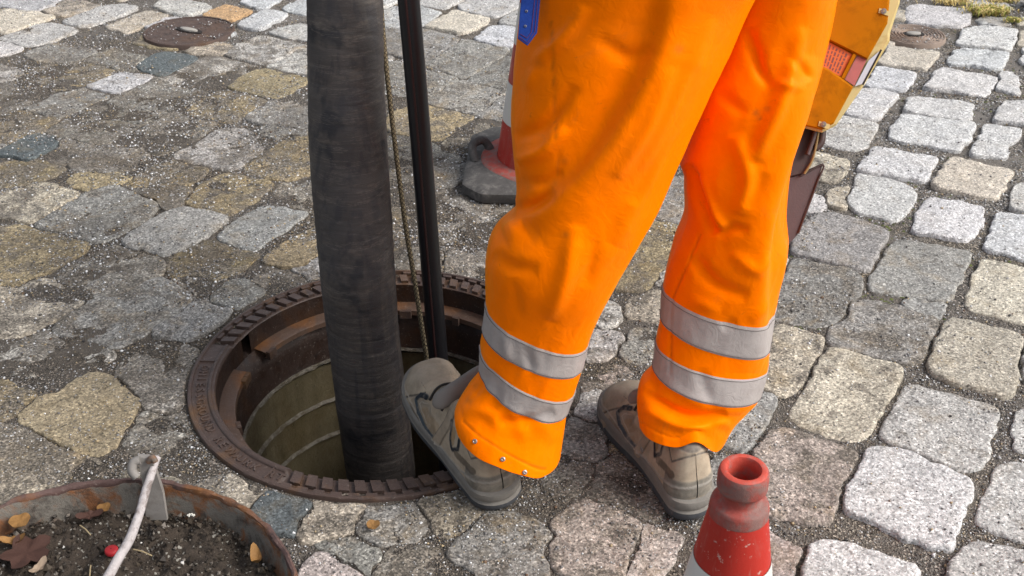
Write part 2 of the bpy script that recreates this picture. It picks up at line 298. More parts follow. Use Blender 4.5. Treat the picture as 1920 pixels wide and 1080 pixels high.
# ------------------------------------------------------------------ pavement
HC = np.array([-.258, 1.859])        # centre of the open manhole
STONES = """w0 1.523,4.253 1.571,4.280 1.742,4.207 1.703,4.048 1.584,4.018 1.472,4.061
b1 1.752,4.104 1.863,4.123 1.843,4.048 1.742,4.048
b1 1.764,4.418 1.888,4.418 1.848,4.321 1.742,4.321
w1 1.792,4.280 1.917,4.287 1.895,4.200 1.768,4.187
t1 1.887,4.085 1.996,4.098 1.966,4.024 1.874,4.030
w0 1.668,3.994 1.852,3.994 1.751,3.770 1.565,3.826
b0 1.539,3.770 1.722,3.733 1.649,3.582 1.471,3.628
t0 1.321,3.803 1.482,3.733 1.390,3.577 1.234,3.628
w0 1.424,3.577 1.607,3.513 1.527,3.372 1.480,3.345 1.321,3.404
w0 1.627,3.562 1.659,3.542 1.614,3.345 1.549,3.404
b0 1.227,3.612 1.347,3.537 1.254,3.390 1.140,3.422
w0 1.093,3.390 1.164,3.399 1.235,3.354 1.098,3.148 1.013,3.189
w1 0.996,3.172 1.098,3.123 1.009,2.954 0.959,2.939 0.892,2.991 0.903,3.084
w0 1.253,3.336 1.452,3.283 1.383,3.148 1.199,3.206
w0 1.193,3.185 1.394,3.127 1.333,2.999 1.266,2.921 1.100,3.014 1.126,3.099
w0 1.551,3.309 1.648,3.283 1.573,3.115 1.443,3.140
w0 1.420,3.111 1.514,3.076 1.479,3.014 1.422,2.969 1.400,2.881 1.290,2.899
w0 1.791,3.792 1.863,3.770 1.783,3.597 1.726,3.633
t1 1.844,3.952 1.927,3.929 1.867,3.803 1.783,3.815
w0 1.036,2.946 1.205,2.878 1.122,2.735 0.941,2.781
t0 1.238,2.881 1.380,2.791 1.269,2.624 1.114,2.686
w0 0.940,2.765 1.020,2.765 1.074,2.655 1.043,2.581 0.971,2.505 0.886,2.543 0.881,2.612
t1 0.846,2.671 0.899,2.686 0.884,2.606 0.847,2.575 0.824,2.587
w0 1.092,2.639 1.231,2.581 1.151,2.432 1.106,2.403 0.985,2.446
b0 1.243,2.543 1.338,2.511 1.243,2.291 1.138,2.363
w1 1.341,2.680 1.418,2.709 1.343,2.540 1.293,2.572
g1 0.775,2.543 0.821,2.537 0.931,2.441 0.834,2.271 0.759,2.281 0.681,2.347 0.711,2.432
g1 0.953,2.397 1.105,2.347 0.972,2.134 0.819,2.170 0.852,2.264
t1 1.119,2.296 1.239,2.234 1.145,2.031 1.008,2.092 1.062,2.201
g2 0.673,2.296 0.783,2.249 0.780,2.187 0.727,2.070 0.579,2.063 0.613,2.170
t2 0.849,2.910 0.930,2.843 0.872,2.745 0.820,2.755
g2 0.758,2.116 0.825,2.085 0.925,2.055 0.814,1.895 0.697,1.944 0.700,2.023
t1 0.968,2.048 1.090,1.978 0.987,1.778 0.889,1.810 0.860,1.886 0.916,1.992
t2 0.585,2.013 0.655,1.964 0.544,1.787 0.499,1.814 0.536,1.960
t1 0.664,1.920 0.721,1.912 0.788,1.850 0.706,1.720 0.634,1.638 0.531,1.703
w1 0.803,1.805 0.945,1.737 0.857,1.589 0.813,1.559 0.696,1.649 0.769,1.762
w0 0.660,1.604 0.729,1.596 0.822,1.503 0.724,1.361 0.688,1.358 0.565,1.450
p2 0.511,1.656 0.622,1.589 0.539,1.443 0.446,1.450 0.474,1.617
w0 0.494,1.361 0.564,1.364 0.662,1.314 0.619,1.213 0.450,1.235
w1 0.754,1.337 0.852,1.344 0.859,1.235 0.688,1.224 0.713,1.303
w1 0.869,1.531 0.937,1.560 0.923,1.387 0.864,1.375 0.798,1.423
w1 0.976,1.713 1.055,1.705 0.994,1.595 0.932,1.610
p1 0.423,1.398 0.455,1.344 0.442,1.257 0.375,1.257
g1 0.475,1.785 0.520,1.757 0.433,1.608 0.392,1.619 0.410,1.705
w2 0.143,1.764 0.164,1.790 0.201,1.782 0.195,1.713 0.143,1.697
g2 0.110,1.687 0.166,1.681 0.176,1.619 0.140,1.593 0.089,1.625
g3 0.064,1.577 0.118,1.556 0.104,1.514 0.062,1.500 0.024,1.536
g3 0.169,1.556 0.223,1.565 0.261,1.521 0.245,1.448 0.175,1.466 0.152,1.514
p2 0.125,1.452 0.174,1.452 0.199,1.433 0.175,1.285 0.078,1.314 0.070,1.350 0.078,1.398
p1 0.203,1.426 0.287,1.380 0.227,1.285 0.179,1.282
t2 -0.524,1.510 -0.493,1.537 -0.437,1.506 -0.455,1.463 -0.493,1.473
d1 -0.429,1.496 -0.359,1.480 -0.367,1.389 -0.395,1.394 -0.451,1.459
t2 -0.333,1.463 -0.266,1.458 -0.269,1.426 -0.294,1.385 -0.365,1.389 -0.355,1.450
g2 -0.252,1.458 -0.171,1.454 -0.156,1.409 -0.187,1.374 -0.232,1.381 -0.252,1.426
t3 -0.154,1.463 -0.070,1.466 -0.067,1.429 -0.082,1.413 -0.137,1.421
p0 -0.339,1.320 -0.316,1.343 -0.293,1.336 -0.231,1.285 -0.258,1.235 -0.335,1.246
g3 -0.215,1.314 -0.163,1.350 -0.106,1.306 -0.092,1.246 -0.218,1.246
g2 -0.081,1.394 -0.027,1.419 0.045,1.407 0.070,1.350 0.034,1.279 -0.051,1.291 -0.088,1.338
g2 0.347,2.741 0.468,2.732 0.464,2.540 0.347,2.534
y2 0.316,2.497 0.420,2.468 0.385,2.321 0.306,2.199 0.238,2.187 0.244,2.347
t2 0.276,2.120 0.332,2.159 0.350,2.107 0.333,2.061 0.260,2.070
w2 0.177,2.096 0.212,2.109 0.237,2.070 0.196,2.031
w2 0.167,1.986 0.214,1.996 0.213,1.934 0.163,1.907
g2 0.259,1.996 0.314,1.996 0.301,1.874 0.242,1.916
p3 0.148,1.832 0.221,1.848 0.202,1.792 0.158,1.782
w1 -0.398,4.476 -0.193,4.476 -0.205,4.334 -0.271,4.246 -0.364,4.307
w1 -0.195,4.293 -0.107,4.476 0.042,4.404 0.037,4.280 -0.070,4.136 -0.131,4.161
t0 -0.219,4.213 -0.080,4.098 -0.114,4.012 -0.182,3.940 -0.328,4.018
b1 -0.490,4.233 -0.372,4.266 -0.290,4.181 -0.335,4.036 -0.469,4.018
b0 -0.073,4.030 0.014,4.000 0.048,3.894 0.004,3.820 -0.030,3.792 -0.135,3.871
w1 0.025,4.213 0.102,4.200 0.097,3.952 -0.040,4.085
g2 -0.457,3.988 -0.304,3.988 -0.217,3.820 -0.268,3.706 -0.308,3.669 -0.438,3.792
g2 -0.154,3.859 -0.041,3.738 -0.058,3.669 -0.161,3.503 -0.296,3.628 -0.214,3.776
g2 -0.018,3.685 0.045,3.648 0.000,3.404 -0.034,3.399 -0.140,3.484
g2 -0.434,3.633 -0.294,3.602 -0.183,3.484 -0.232,3.390 -0.277,3.340 -0.409,3.381
g2 -0.141,3.474 -0.024,3.399 -0.075,3.261 -0.111,3.197 -0.251,3.283 -0.214,3.390
g2 -0.024,3.340 0.042,3.291 0.024,3.144 -0.043,3.144 -0.094,3.185
y2 -0.350,3.197 -0.241,3.248 -0.128,3.172 -0.181,3.048 -0.242,3.010 -0.349,3.068
t3 -0.097,3.156 -0.032,3.103 -0.038,2.932 -0.121,2.896 -0.183,2.932 -0.172,3.037
g3 -0.343,3.025 -0.247,2.987 -0.197,2.914 -0.191,2.791 -0.243,2.709 -0.324,2.725
g2 -0.232,2.899 -0.137,2.857 -0.136,2.758 -0.178,2.680 -0.208,2.674 -0.285,2.693 -0.329,2.860
w3 -0.175,2.636 -0.116,2.652 0.003,2.570 -0.048,2.466 -0.071,2.381 -0.169,2.381 -0.189,2.514
y3 -0.315,2.709 -0.226,2.661 -0.198,2.540 -0.182,2.387 -0.257,2.347 -0.290,2.427
w3 -0.136,2.342 -0.059,2.342 -0.060,2.276 -0.083,2.239 -0.151,2.276
g3 -0.268,2.321 -0.206,2.347 -0.169,2.271 -0.250,2.259
w1 -1.374,4.390 -1.276,4.334 -1.163,4.233 -1.233,4.161 -1.311,4.187
o0 -1.113,4.280 -0.987,4.213 -1.046,4.079 -1.176,4.142
b0 -1.056,4.334 -1.023,4.432 -0.909,4.390 -0.943,4.233 -0.990,4.240
b0 -0.946,4.213 -0.846,4.168 -0.918,3.964 -1.017,4.036
b0 -0.881,4.266 -0.819,4.369 -0.733,4.200 -0.778,4.161 -0.841,4.174
w1 -0.873,3.952 -0.776,4.036 -0.697,3.952 -0.680,3.837 -0.741,3.865 -0.827,3.917
w2 -0.907,3.905 -0.751,3.809 -0.786,3.685 -0.840,3.633 -0.951,3.685 -0.984,3.770
w3 -1.065,3.659 -0.987,3.685 -0.884,3.562 -0.926,3.479 -0.998,3.390 -1.124,3.513
d1 -1.205,3.722 -1.083,3.695 -1.114,3.572 -1.158,3.518 -1.211,3.567 -1.261,3.633 -1.238,3.701
y1 -0.817,3.567 -0.679,3.513 -0.724,3.331 -0.790,3.340 -0.918,3.441 -0.885,3.523
y2 -0.896,3.376 -0.798,3.322 -0.821,3.168 -0.965,3.168 -0.980,3.218 -0.946,3.345
g2 -0.769,3.300 -0.597,3.265 -0.571,3.091 -0.703,3.115 -0.799,3.156
w2 -0.745,3.770 -0.668,3.754 -0.638,3.547 -0.678,3.523 -0.798,3.597 -0.777,3.685
t1 -1.984,4.168 -1.829,4.187 -1.725,4.129 -1.771,4.067 -1.817,3.964 -1.907,3.976
w1 -1.789,4.024 -1.699,4.054 -1.592,3.964 -1.639,3.854 -1.713,3.809 -1.823,3.894
w1 -1.856,3.848 -1.772,3.826 -1.717,3.760 -1.800,3.706
w1 -1.672,4.085 -1.611,4.174 -1.511,4.280 -1.444,4.227 -1.494,4.123 -1.592,4.024
t1 -1.492,4.030 -1.393,4.207 -1.311,4.149 -1.352,4.042 -1.392,3.952
b1 -2.078,4.404 -1.836,4.440 -1.785,4.266 -1.833,4.200 -1.925,4.227 -2.036,4.300
t2 -1.737,4.187 -1.778,4.334 -1.669,4.321 -1.624,4.213 -1.659,4.136
g2 -1.671,3.754 -1.599,3.815 -1.466,3.754 -1.474,3.664 -1.601,3.664
w2 -1.757,3.597 -1.661,3.562 -1.633,3.503 -1.708,3.474
y3 -1.598,3.498 -1.581,3.582 -1.469,3.648 -1.380,3.597 -1.339,3.523 -1.413,3.427 -1.525,3.427
g3 -1.453,3.685 -1.347,3.727 -1.220,3.633 -1.310,3.572 -1.371,3.597
b1 -1.392,3.436 -1.317,3.547 -1.177,3.503 -1.262,3.367
g2 -1.489,3.248 -1.434,3.367 -1.392,3.408 -1.276,3.345 -1.368,3.160 -1.478,3.227
g3 -1.689,3.427 -1.568,3.451 -1.484,3.336 -1.510,3.270 -1.593,3.185
y3 -1.576,3.144 -1.470,3.206 -1.367,3.144 -1.411,3.044 -1.522,3.006
g3 -1.258,3.313 -1.168,3.474 -1.098,3.474 -0.995,3.372 -1.040,3.248 -1.166,3.227
g3 -1.347,3.131 -1.275,3.313 -1.168,3.206 -1.089,3.185 -1.139,3.025 -1.255,2.999
g3 -1.121,3.044 -1.094,3.144 -0.975,3.185 -0.898,3.131 -0.947,3.006 -1.040,2.950 -1.105,2.961
d0 -1.467,2.889 -1.410,3.029 -1.337,3.029 -1.316,2.943 -1.341,2.860 -1.447,2.896
y3 -1.413,2.808 -1.389,2.860 -1.308,2.843 -1.260,2.791 -1.330,2.741 -1.410,2.725
g3 -1.282,2.896 -1.304,3.006 -1.247,2.999 -1.221,2.896 -1.278,2.843
g3 -1.206,2.896 -1.174,2.987 -1.081,2.932 -1.072,2.826 -1.178,2.808
y2 -1.181,2.775 -1.092,2.791 -1.059,2.732 -1.110,2.686 -1.167,2.709
t2 -1.356,2.661 -1.266,2.719 -1.176,2.671 -1.172,2.575 -1.216,2.528 -1.341,2.552
g2 -1.108,2.686 -1.049,2.686 -0.952,2.581 -0.949,2.491 -1.014,2.432 -1.068,2.411 -1.168,2.488 -1.137,2.596
y2 -1.291,2.427 -1.215,2.432 -1.115,2.427 -1.047,2.365 -1.087,2.266 -1.130,2.213 -1.200,2.199
w2 -0.862,3.064 -0.791,3.064 -0.711,2.980 -0.757,2.819 -0.808,2.819 -0.944,2.906
y2 -0.693,2.958 -0.679,2.999 -0.558,2.999 -0.533,2.826 -0.581,2.758 -0.668,2.758 -0.707,2.812
y3 -1.010,2.709 -0.986,2.808 -0.931,2.850 -0.865,2.791 -0.895,2.709 -0.969,2.693
y2 -0.812,2.735 -0.667,2.728 -0.674,2.639 -0.724,2.546 -0.841,2.621
g3 -1.027,2.646 -0.971,2.699 -0.882,2.686 -0.855,2.636 -0.898,2.584 -0.971,2.600
g1 -0.937,2.455 -0.870,2.540 -0.785,2.546 -0.740,2.514 -0.757,2.413 -0.835,2.347 -0.933,2.373
g1 -0.691,2.531 -0.601,2.578 -0.519,2.546 -0.598,2.400 -0.629,2.355 -0.715,2.400
w3 -0.602,2.719 -0.518,2.725 -0.493,2.555 -0.554,2.578 -0.627,2.615
y3 -0.758,2.400 -0.700,2.368 -0.631,2.326 -0.673,2.230 -0.781,2.259 -0.802,2.304
y2 -0.523,2.405 -0.480,2.468 -0.460,2.326 -0.540,2.276 -0.575,2.326
b2 -0.501,2.291 -0.457,2.311 -0.448,2.246 -0.477,2.234
t2 -1.068,2.213 -0.969,2.147 -0.988,2.074 -1.037,2.004 -1.117,1.990 -1.191,2.175 -1.107,2.210
w3 -1.033,2.246 -1.013,2.301 -0.930,2.321 -0.822,2.296 -0.848,2.210 -0.914,2.164 -0.954,2.157
g2 -0.899,2.175 -0.827,2.222 -0.763,2.164 -0.728,2.096 -0.766,2.042 -0.807,2.000 -0.855,1.970 -0.950,1.984 -0.980,2.021 -0.947,2.096
w3 -1.105,1.960 -1.021,1.976 -0.953,1.976 -0.873,1.940 -0.858,1.891 -0.883,1.835 -0.924,1.782 -0.988,1.826 -1.059,1.844
y1 -0.903,1.826 -0.820,1.841 -0.765,1.768 -0.734,1.630 -0.759,1.580 -0.855,1.630 -0.946,1.720 -0.922,1.771
y2 -1.056,1.835 -0.992,1.823 -0.939,1.782 -0.957,1.730 -1.007,1.713
t3 -0.985,1.656 -0.930,1.672 -0.860,1.617 -0.808,1.580 -0.769,1.550 -0.803,1.536 -0.858,1.528 -0.917,1.486
w3 -0.789,1.863 -0.756,1.920 -0.684,1.920 -0.659,1.808 -0.649,1.739 -0.727,1.739 -0.763,1.790
w3 -0.727,1.705 -0.650,1.722 -0.618,1.656 -0.578,1.595 -0.600,1.565 -0.656,1.595 -0.699,1.641
w3 -0.661,1.577 -0.593,1.536 -0.541,1.562 -0.515,1.528 -0.547,1.504 -0.587,1.514
g2 -0.659,2.203 -0.609,2.196 -0.575,2.161 -0.616,2.107 -0.663,2.125
w3 -0.585,2.215 -0.516,2.246 -0.490,2.222 -0.536,2.175
g2 -0.760,2.063 -0.701,2.107 -0.625,2.085 -0.648,2.031 -0.695,1.990 -0.752,1.990
w3 -0.765,2.222 -0.697,2.246 -0.643,2.227 -0.670,2.129 -0.724,2.107 -0.775,2.164
g2 -0.330,1.381 -0.267,1.372 -0.228,1.338 -0.208,1.314 -0.222,1.285 -0.279,1.332
g2 -0.730,3.091 -0.615,3.064 -0.622,3.014 -0.682,2.999 -0.721,3.044"""
TYPE = dict(w=(.50, .49, .48), b=(.465, .467, .474), t=(.50, .455, .385), y=(.35, .29, .19), g=(.31, .305, .295), d=(.10, .115, .12), p=(.42, .365, .34), o=(.50, .33, .18))
stones = []
for l in STONES.strip().split('\n'):
    a = l.split(); stones.append([a[0][0], int(a[0][1]) / 3, np.array([[float(v) for v in q.split(',')] for q in a[1:]])])
GX0, GY0, GS, GW, GH = -3.2, .6, .006, 1070, 800
own = np.full((GH, GW), -1, np.int32); rho = np.zeros((GH, GW), np.float32)
NT = 72
def outline(P, seed, jag=1.0):
    c = P.mean(0)
    if np.dot(P[:, 0], np.roll(P[:, 1], -1)) - np.dot(P[:, 1], np.roll(P[:, 0], -1)) < 0: P = P[::-1]
    for k in range(2): P = np.stack([P * .925 + np.roll(P, -1, 0) * .075, P * .075 + np.roll(P, -1, 0) * .925], 1).reshape(-1, 2)
    Q = np.r_[P, P[:1]]; L = np.r_[0, np.cumsum(np.linalg.norm(np.diff(Q, axis=0), axis=1))]
    s = np.linspace(0, L[-1], 400, endpoint=False); R = np.stack([np.interp(s, L, Q[:, 0]), np.interp(s, L, Q[:, 1])], 1)
    ang = np.unwrap(np.arctan2(R[:, 1] - c[1], R[:, 0] - c[0])); rad = np.hypot(*(R - c).T)
    A = np.linspace(-math.pi, math.pi, NT, endpoint=False)
    o = np.argsort(np.mod(ang + math.pi, 2 * math.pi)); aa = np.mod(ang + math.pi, 2 * math.pi)[o] - math.pi
    r = np.interp(A, np.r_[aa[-1] - 2 * math.pi, aa, aa[0] + 2 * math.pi], np.r_[rad[o][-1], rad[o], rad[o][0]])
    E = np.stack([c[0] + r * np.cos(A), c[1] + r * np.sin(A)], 1)
    r = r + jag * (vn(E, 22, seed) * .0075 + vn(E, 55, seed + 5) * .0068 + vn(E, 130, seed + 9) * .0030)
    return c, A, np.maximum(r, .012)
def raster(i, c, A, r):
    R = r.max(); x0 = max(0, int((c[0] - R - GX0) / GS)); x1 = min(GW, int((c[0] + R - GX0) / GS) + 2)
    y0 = max(0, int((c[1] - R - GY0) / GS)); y1 = min(GH, int((c[1] + R - GY0) / GS) + 2)
    if x1 <= x0 or y1 <= y0: return 0
    X, Y = np.meshgrid(GX0 + np.arange(x0, x1) * GS, GY0 + np.arange(y0, y1) * GS)
    d = np.hypot(X - c[0], Y - c[1]); t = np.arctan2(Y - c[1], X - c[0])
    q = d / np.interp(t, np.r_[A, math.pi], np.r_[r, r[0]])
    sub = own[y0:y1, x0:x1]
    if i is None: return ((sub >= 0) & (q < 1)).sum() / max(1, (q < 1).sum())
    k = (q < 1) & (sub < 0); sub[k] = i; rho[y0:y1, x0:x1][k] = q[k]
TH = math.radians(63)
def squared(P, c, A, r, d):
    # setts are cut blocks laid in rows: pull each outline towards the block it was cut as
    u = np.array([math.cos(TH), math.sin(TH)]); v = np.array([-u[1], u[0]]); a_ = np.linalg.norm
    X = (P - c) @ u; Y = (P - c) @ v; x0, x1, y0, y1 = X.min() * .93, X.max() * .93, Y.min() * .93, Y.max() * .93
    D = np.stack([np.cos(A), np.sin(A)], 1); du = D @ u; dv = D @ v
    rb = np.minimum(np.where(du > 0, x1, x0) / np.where(np.abs(du) < 1e-6, 1e-6, du), np.where(dv > 0, y1, y0) / np.where(np.abs(dv) < 1e-6, 1e-6, dv))
    rb = np.minimum(rb, np.convolve(np.pad(rb, 2, 'wrap'), np.ones(5) / 5, 'valid') * 1.03); E = c + rb[:, None] * D
    rb = rb + vn(E, 22, 5) * .005 + vn(E, 60, 7) * .004 + vn(E, 130, 8) * .002; k = .30 + .45 * d
    return (1 - k) * r + k * rb
def clipped(i, c, A, r, gap):
    f = np.linspace(.35, 1, 40); R = r[:, None] * f[None] + gap; X = c[0] + R * np.cos(A)[:, None]; Y = c[1] + R * np.sin(A)[:, None]
    jx = np.clip(((X - GX0) / GS).round().astype(int), 0, GW - 1); jy = np.clip(((Y - GY0) / GS).round().astype(int), 0, GH - 1)
    o_ = own[jy, jx]; hit = ((o_ >= 0) & (o_ != i)) | (np.hypot(X - HC[0], Y - HC[1]) < .392 + gap); fh = np.where(hit.any(1), f[hit.argmax(1)], 1.0)
    return r * np.convolve(np.pad(fh, 1, 'wrap'), np.ones(3) / 3, 'valid')
built = []
for i, (ty, d, P) in enumerate(stones):
    P = P.mean(0) + (P - P.mean(0)) * (1.03 + .06 * d); c, A, r = outline(P, i); r = squared(P, c, A, r, d); r = clipped(i, c, A, r, .009);  built.append([ty, d, c, A, r]); raster(i, c, A, r)
# stones the photograph does not show (beyond its edges and behind things) continue the same rows
ND = len(built); CC = np.array([b[2] for b in built]); DD = np.array([b[1] for b in built])
gx, gy = np.arange(-3.6, 3.6, .20), np.arange(-.4, 6.2, .185)
for iy, y in enumerate(gy):
    for ix, x in enumerate(gx):
        xx = x * math.cos(-.47) - (y - 2.5) * math.sin(-.47); yy = 2.5 + x * math.sin(-.47) + (y - 2.5) * math.cos(-.47)
        xx += (iy % 2) * .1 + rng.uniform(-.02, .02); yy += rng.uniform(-.015, .015)
        if not (-2.7 < xx < 2.7 and .75 < yy < 5.1): continue
        for sc_ in (1.0, .7, .45):
            hw, hh = rng.uniform(.075, .092) * sc_, rng.uniform(.065, .082) * sc_; a = -.47 + rng.uniform(-.12, .12)
            q = np.array([[-hw, -hh], [hw, -hh], [hw, hh], [-hw, hh]]) + rng.uniform(-.012, .012, (4, 2))
            q = q @ np.array([[math.cos(a), math.sin(a)], [-math.sin(a), math.cos(a)]]) + [xx, yy]
            c, A, r = outline(q, len(built))
            if np.hypot(*(c - HC)) - r.max() * .9 < .40: continue
            if raster(None, c, A, r * 1.06) > .06: continue
            k = np.argsort(np.hypot(*(CC - c).T))[:4]; dd = float(DD[k].mean())
            ty = random.choice('wwbwt' if dd < .3 else 'gwtgwy'); raster(len(built), c, A, r); built.append([ty, dd, c, A, r]); break
# let every stone grow until only a thin joint is left (thinner where the paving is choked with grit)
for rnd in range(2):
    for i, b in enumerate(built):
        ty, d, c, A, r = b; mx = .018 * d; gap = .0145 - .0075 * d; k_ = np.arange(0, mx + gap, .003); R = r[:, None] + k_[None]
        X = c[0] + R * np.cos(A)[:, None]; Y = c[1] + R * np.sin(A)[:, None]; jx = np.clip(((X - GX0) / GS).round().astype(int), 0, GW - 1); jy = np.clip(((Y - GY0) / GS).round().astype(int), 0, GH - 1)
        o_ = own[jy, jx]; hit = ((o_ >= 0) & (o_ != i)) | (np.hypot(X - HC[0], Y - HC[1]) < .394); fh = np.where(hit.any(1), hit.argmax(1), 999); ext = np.minimum(mx, fh * .003 - gap); ext = np.maximum(ext, 0)
        ext = np.convolve(np.pad(ext, 2, 'wrap'), np.ones(5) / 5, 'valid'); r2 = r + ext * (.5 if rnd == 0 else 1.0); b[4] = r2; raster(i, c, A, r2)
# how much grime lies about, as a field over the ground
def grime(XY):
    XY = np.asarray(XY, float); r = np.zeros(XY.shape[:-1]); wsum = r.copy()
    for c, d in zip(CC, DD):
        w_ = np.exp(-((XY - c) ** 2).sum(-1) / .045) + 1e-9; r += w_ * d; wsum += w_
    return r / wsum
cg = .05; cX, cY = np.meshgrid(np.arange(-3.3, 3.4, cg), np.arange(.4, 5.6, cg)); GR = grime(np.stack([cX, cY], -1))
def grime_at(x, y):
    fx = np.clip((x + 3.3) / cg, 0, GR.shape[1] - 1.001); fy = np.clip((y - .4) / cg, 0, GR.shape[0] - 1.001); i = fx.astype(int); j = fy.astype(int); a = fx - i; b = fy - j
    return GR[j, i] * (1 - a) * (1 - b) + GR[j, i + 1] * a * (1 - b) + GR[j + 1, i] * (1 - a) * b + GR[j + 1, i + 1] * a * b
def bed_z(x, y):
    P = np.stack([x, y], -1); g = grime_at(x, y)
    z = -.0090 + g * .0055 + vn(P, 9, 3) * .0025 + vn(P, 34, 4) * .0022 + vn(P, 90, 5) * .0012
    r = np.hypot(x - HC[0], y - HC[1]); k = sstep(.50, .41, r); return z * (1 - k) + k * (-.0045 + vn(P, 40, 6) * .0012)
def relief(x, y, dirt):
    P = np.stack([x, y], -1); return (vn(P, 13, 11) * .0028 + vn(P, 31, 12) * .0018 + vn(P, 75, 13) * .0013 + vn(P, 160, 14) * .0007) * (1 + .35 * dirt)
def stone_top(i):
    ty, d, c, A, r = built[i]; return (.0035 - .0055 * d) + (_h(np.array(i), np.array(3), np.array(1), 9)) * .0028
pave = tag(empty('pavement', (0, 2.5, 0)), 'old granite cobblestone pavement with gritty joints', None, None, 'structure')
if 1:
    nx = 420; xs = np.r_[-120, -30, -8, -4, np.linspace(-2.9, 2.9, nx), 4, 8, 30, 120]; ys = np.r_[-60, -10, -1, np.linspace(.5, 5.3, 350), 7, 14, 40, 160]
    X, Y = np.meshgrid(xs, ys, indexing='ij'); Z = bed_z(X, Y); far = (np.abs(X) > 2.95) | (Y < .45) | (Y > 5.35); Z[far] = -.008
    V = np.stack([X, Y, Z], -1).reshape(-1, 3); F = np.array(grid_faces(len(xs), len(ys)))
    cf = V[F].mean(1); keep = np.hypot(cf[:, 0] - HC[0], cf[:, 1] - HC[1]) > .372; F = F[keep]
    tag(mesh_obj('ground', V, F, MT['bed'], None, True, np.repeat(np.clip(grime_at(V[:, 0], V[:, 1]), 0, 1)[:, None], 3, 1), origin=(0, 0, 0)), 'dark gritty sand bedding between the cobbles', None, None, 'structure')
RH = np.array([0, .2, .38, .54, .68, .80, .89, .945, .975, .993, 1.005, 1.02])
for i, (ty, d, c, A, r) in enumerate(built):
    if ty == 'd': d = 0.2
    R = RH[:, None] * r[None]; X = c[0] + R * np.cos(A); Y = c[1] + R * np.sin(A)
    tilt = rng.uniform(-.02, .02, 2); flat = .35 if ty in 'd' else 1
    Z = stone_top(i) + relief(X, Y, d) * flat + tilt[0] * (X - c[0]) + tilt[1] * (Y - c[1]) - .0042 * sstep(.935, 1.01, RH)[:, None] ** 2 * (1 + .5 * vn(np.stack([X, Y], -1), 50, i))
    Z[-2] -= .010; Z[-1] = -.04
    V = np.stack([X, Y, Z], -1); V = np.concatenate([V[0, :1], V[1:].reshape(-1, 3)])
    F = [[0, 1 + k, 1 + (k + 1) % NT] for k in range(NT)] + grid_faces(len(RH) - 1, NT, wrap_v=True, off=1)
    o = mesh_obj('cobblestone', V, F, MT['stone'], pave, True, origin=(c[0], c[1], 0))
    v = 1 + rng.uniform(-.10, .10); cc = np.array(TYPE[ty]) * v * (1 + rng.uniform(-.012, .012, 3)); o.color = (*cc, min(1, max(0, d + rng.uniform(-.08, .08))))
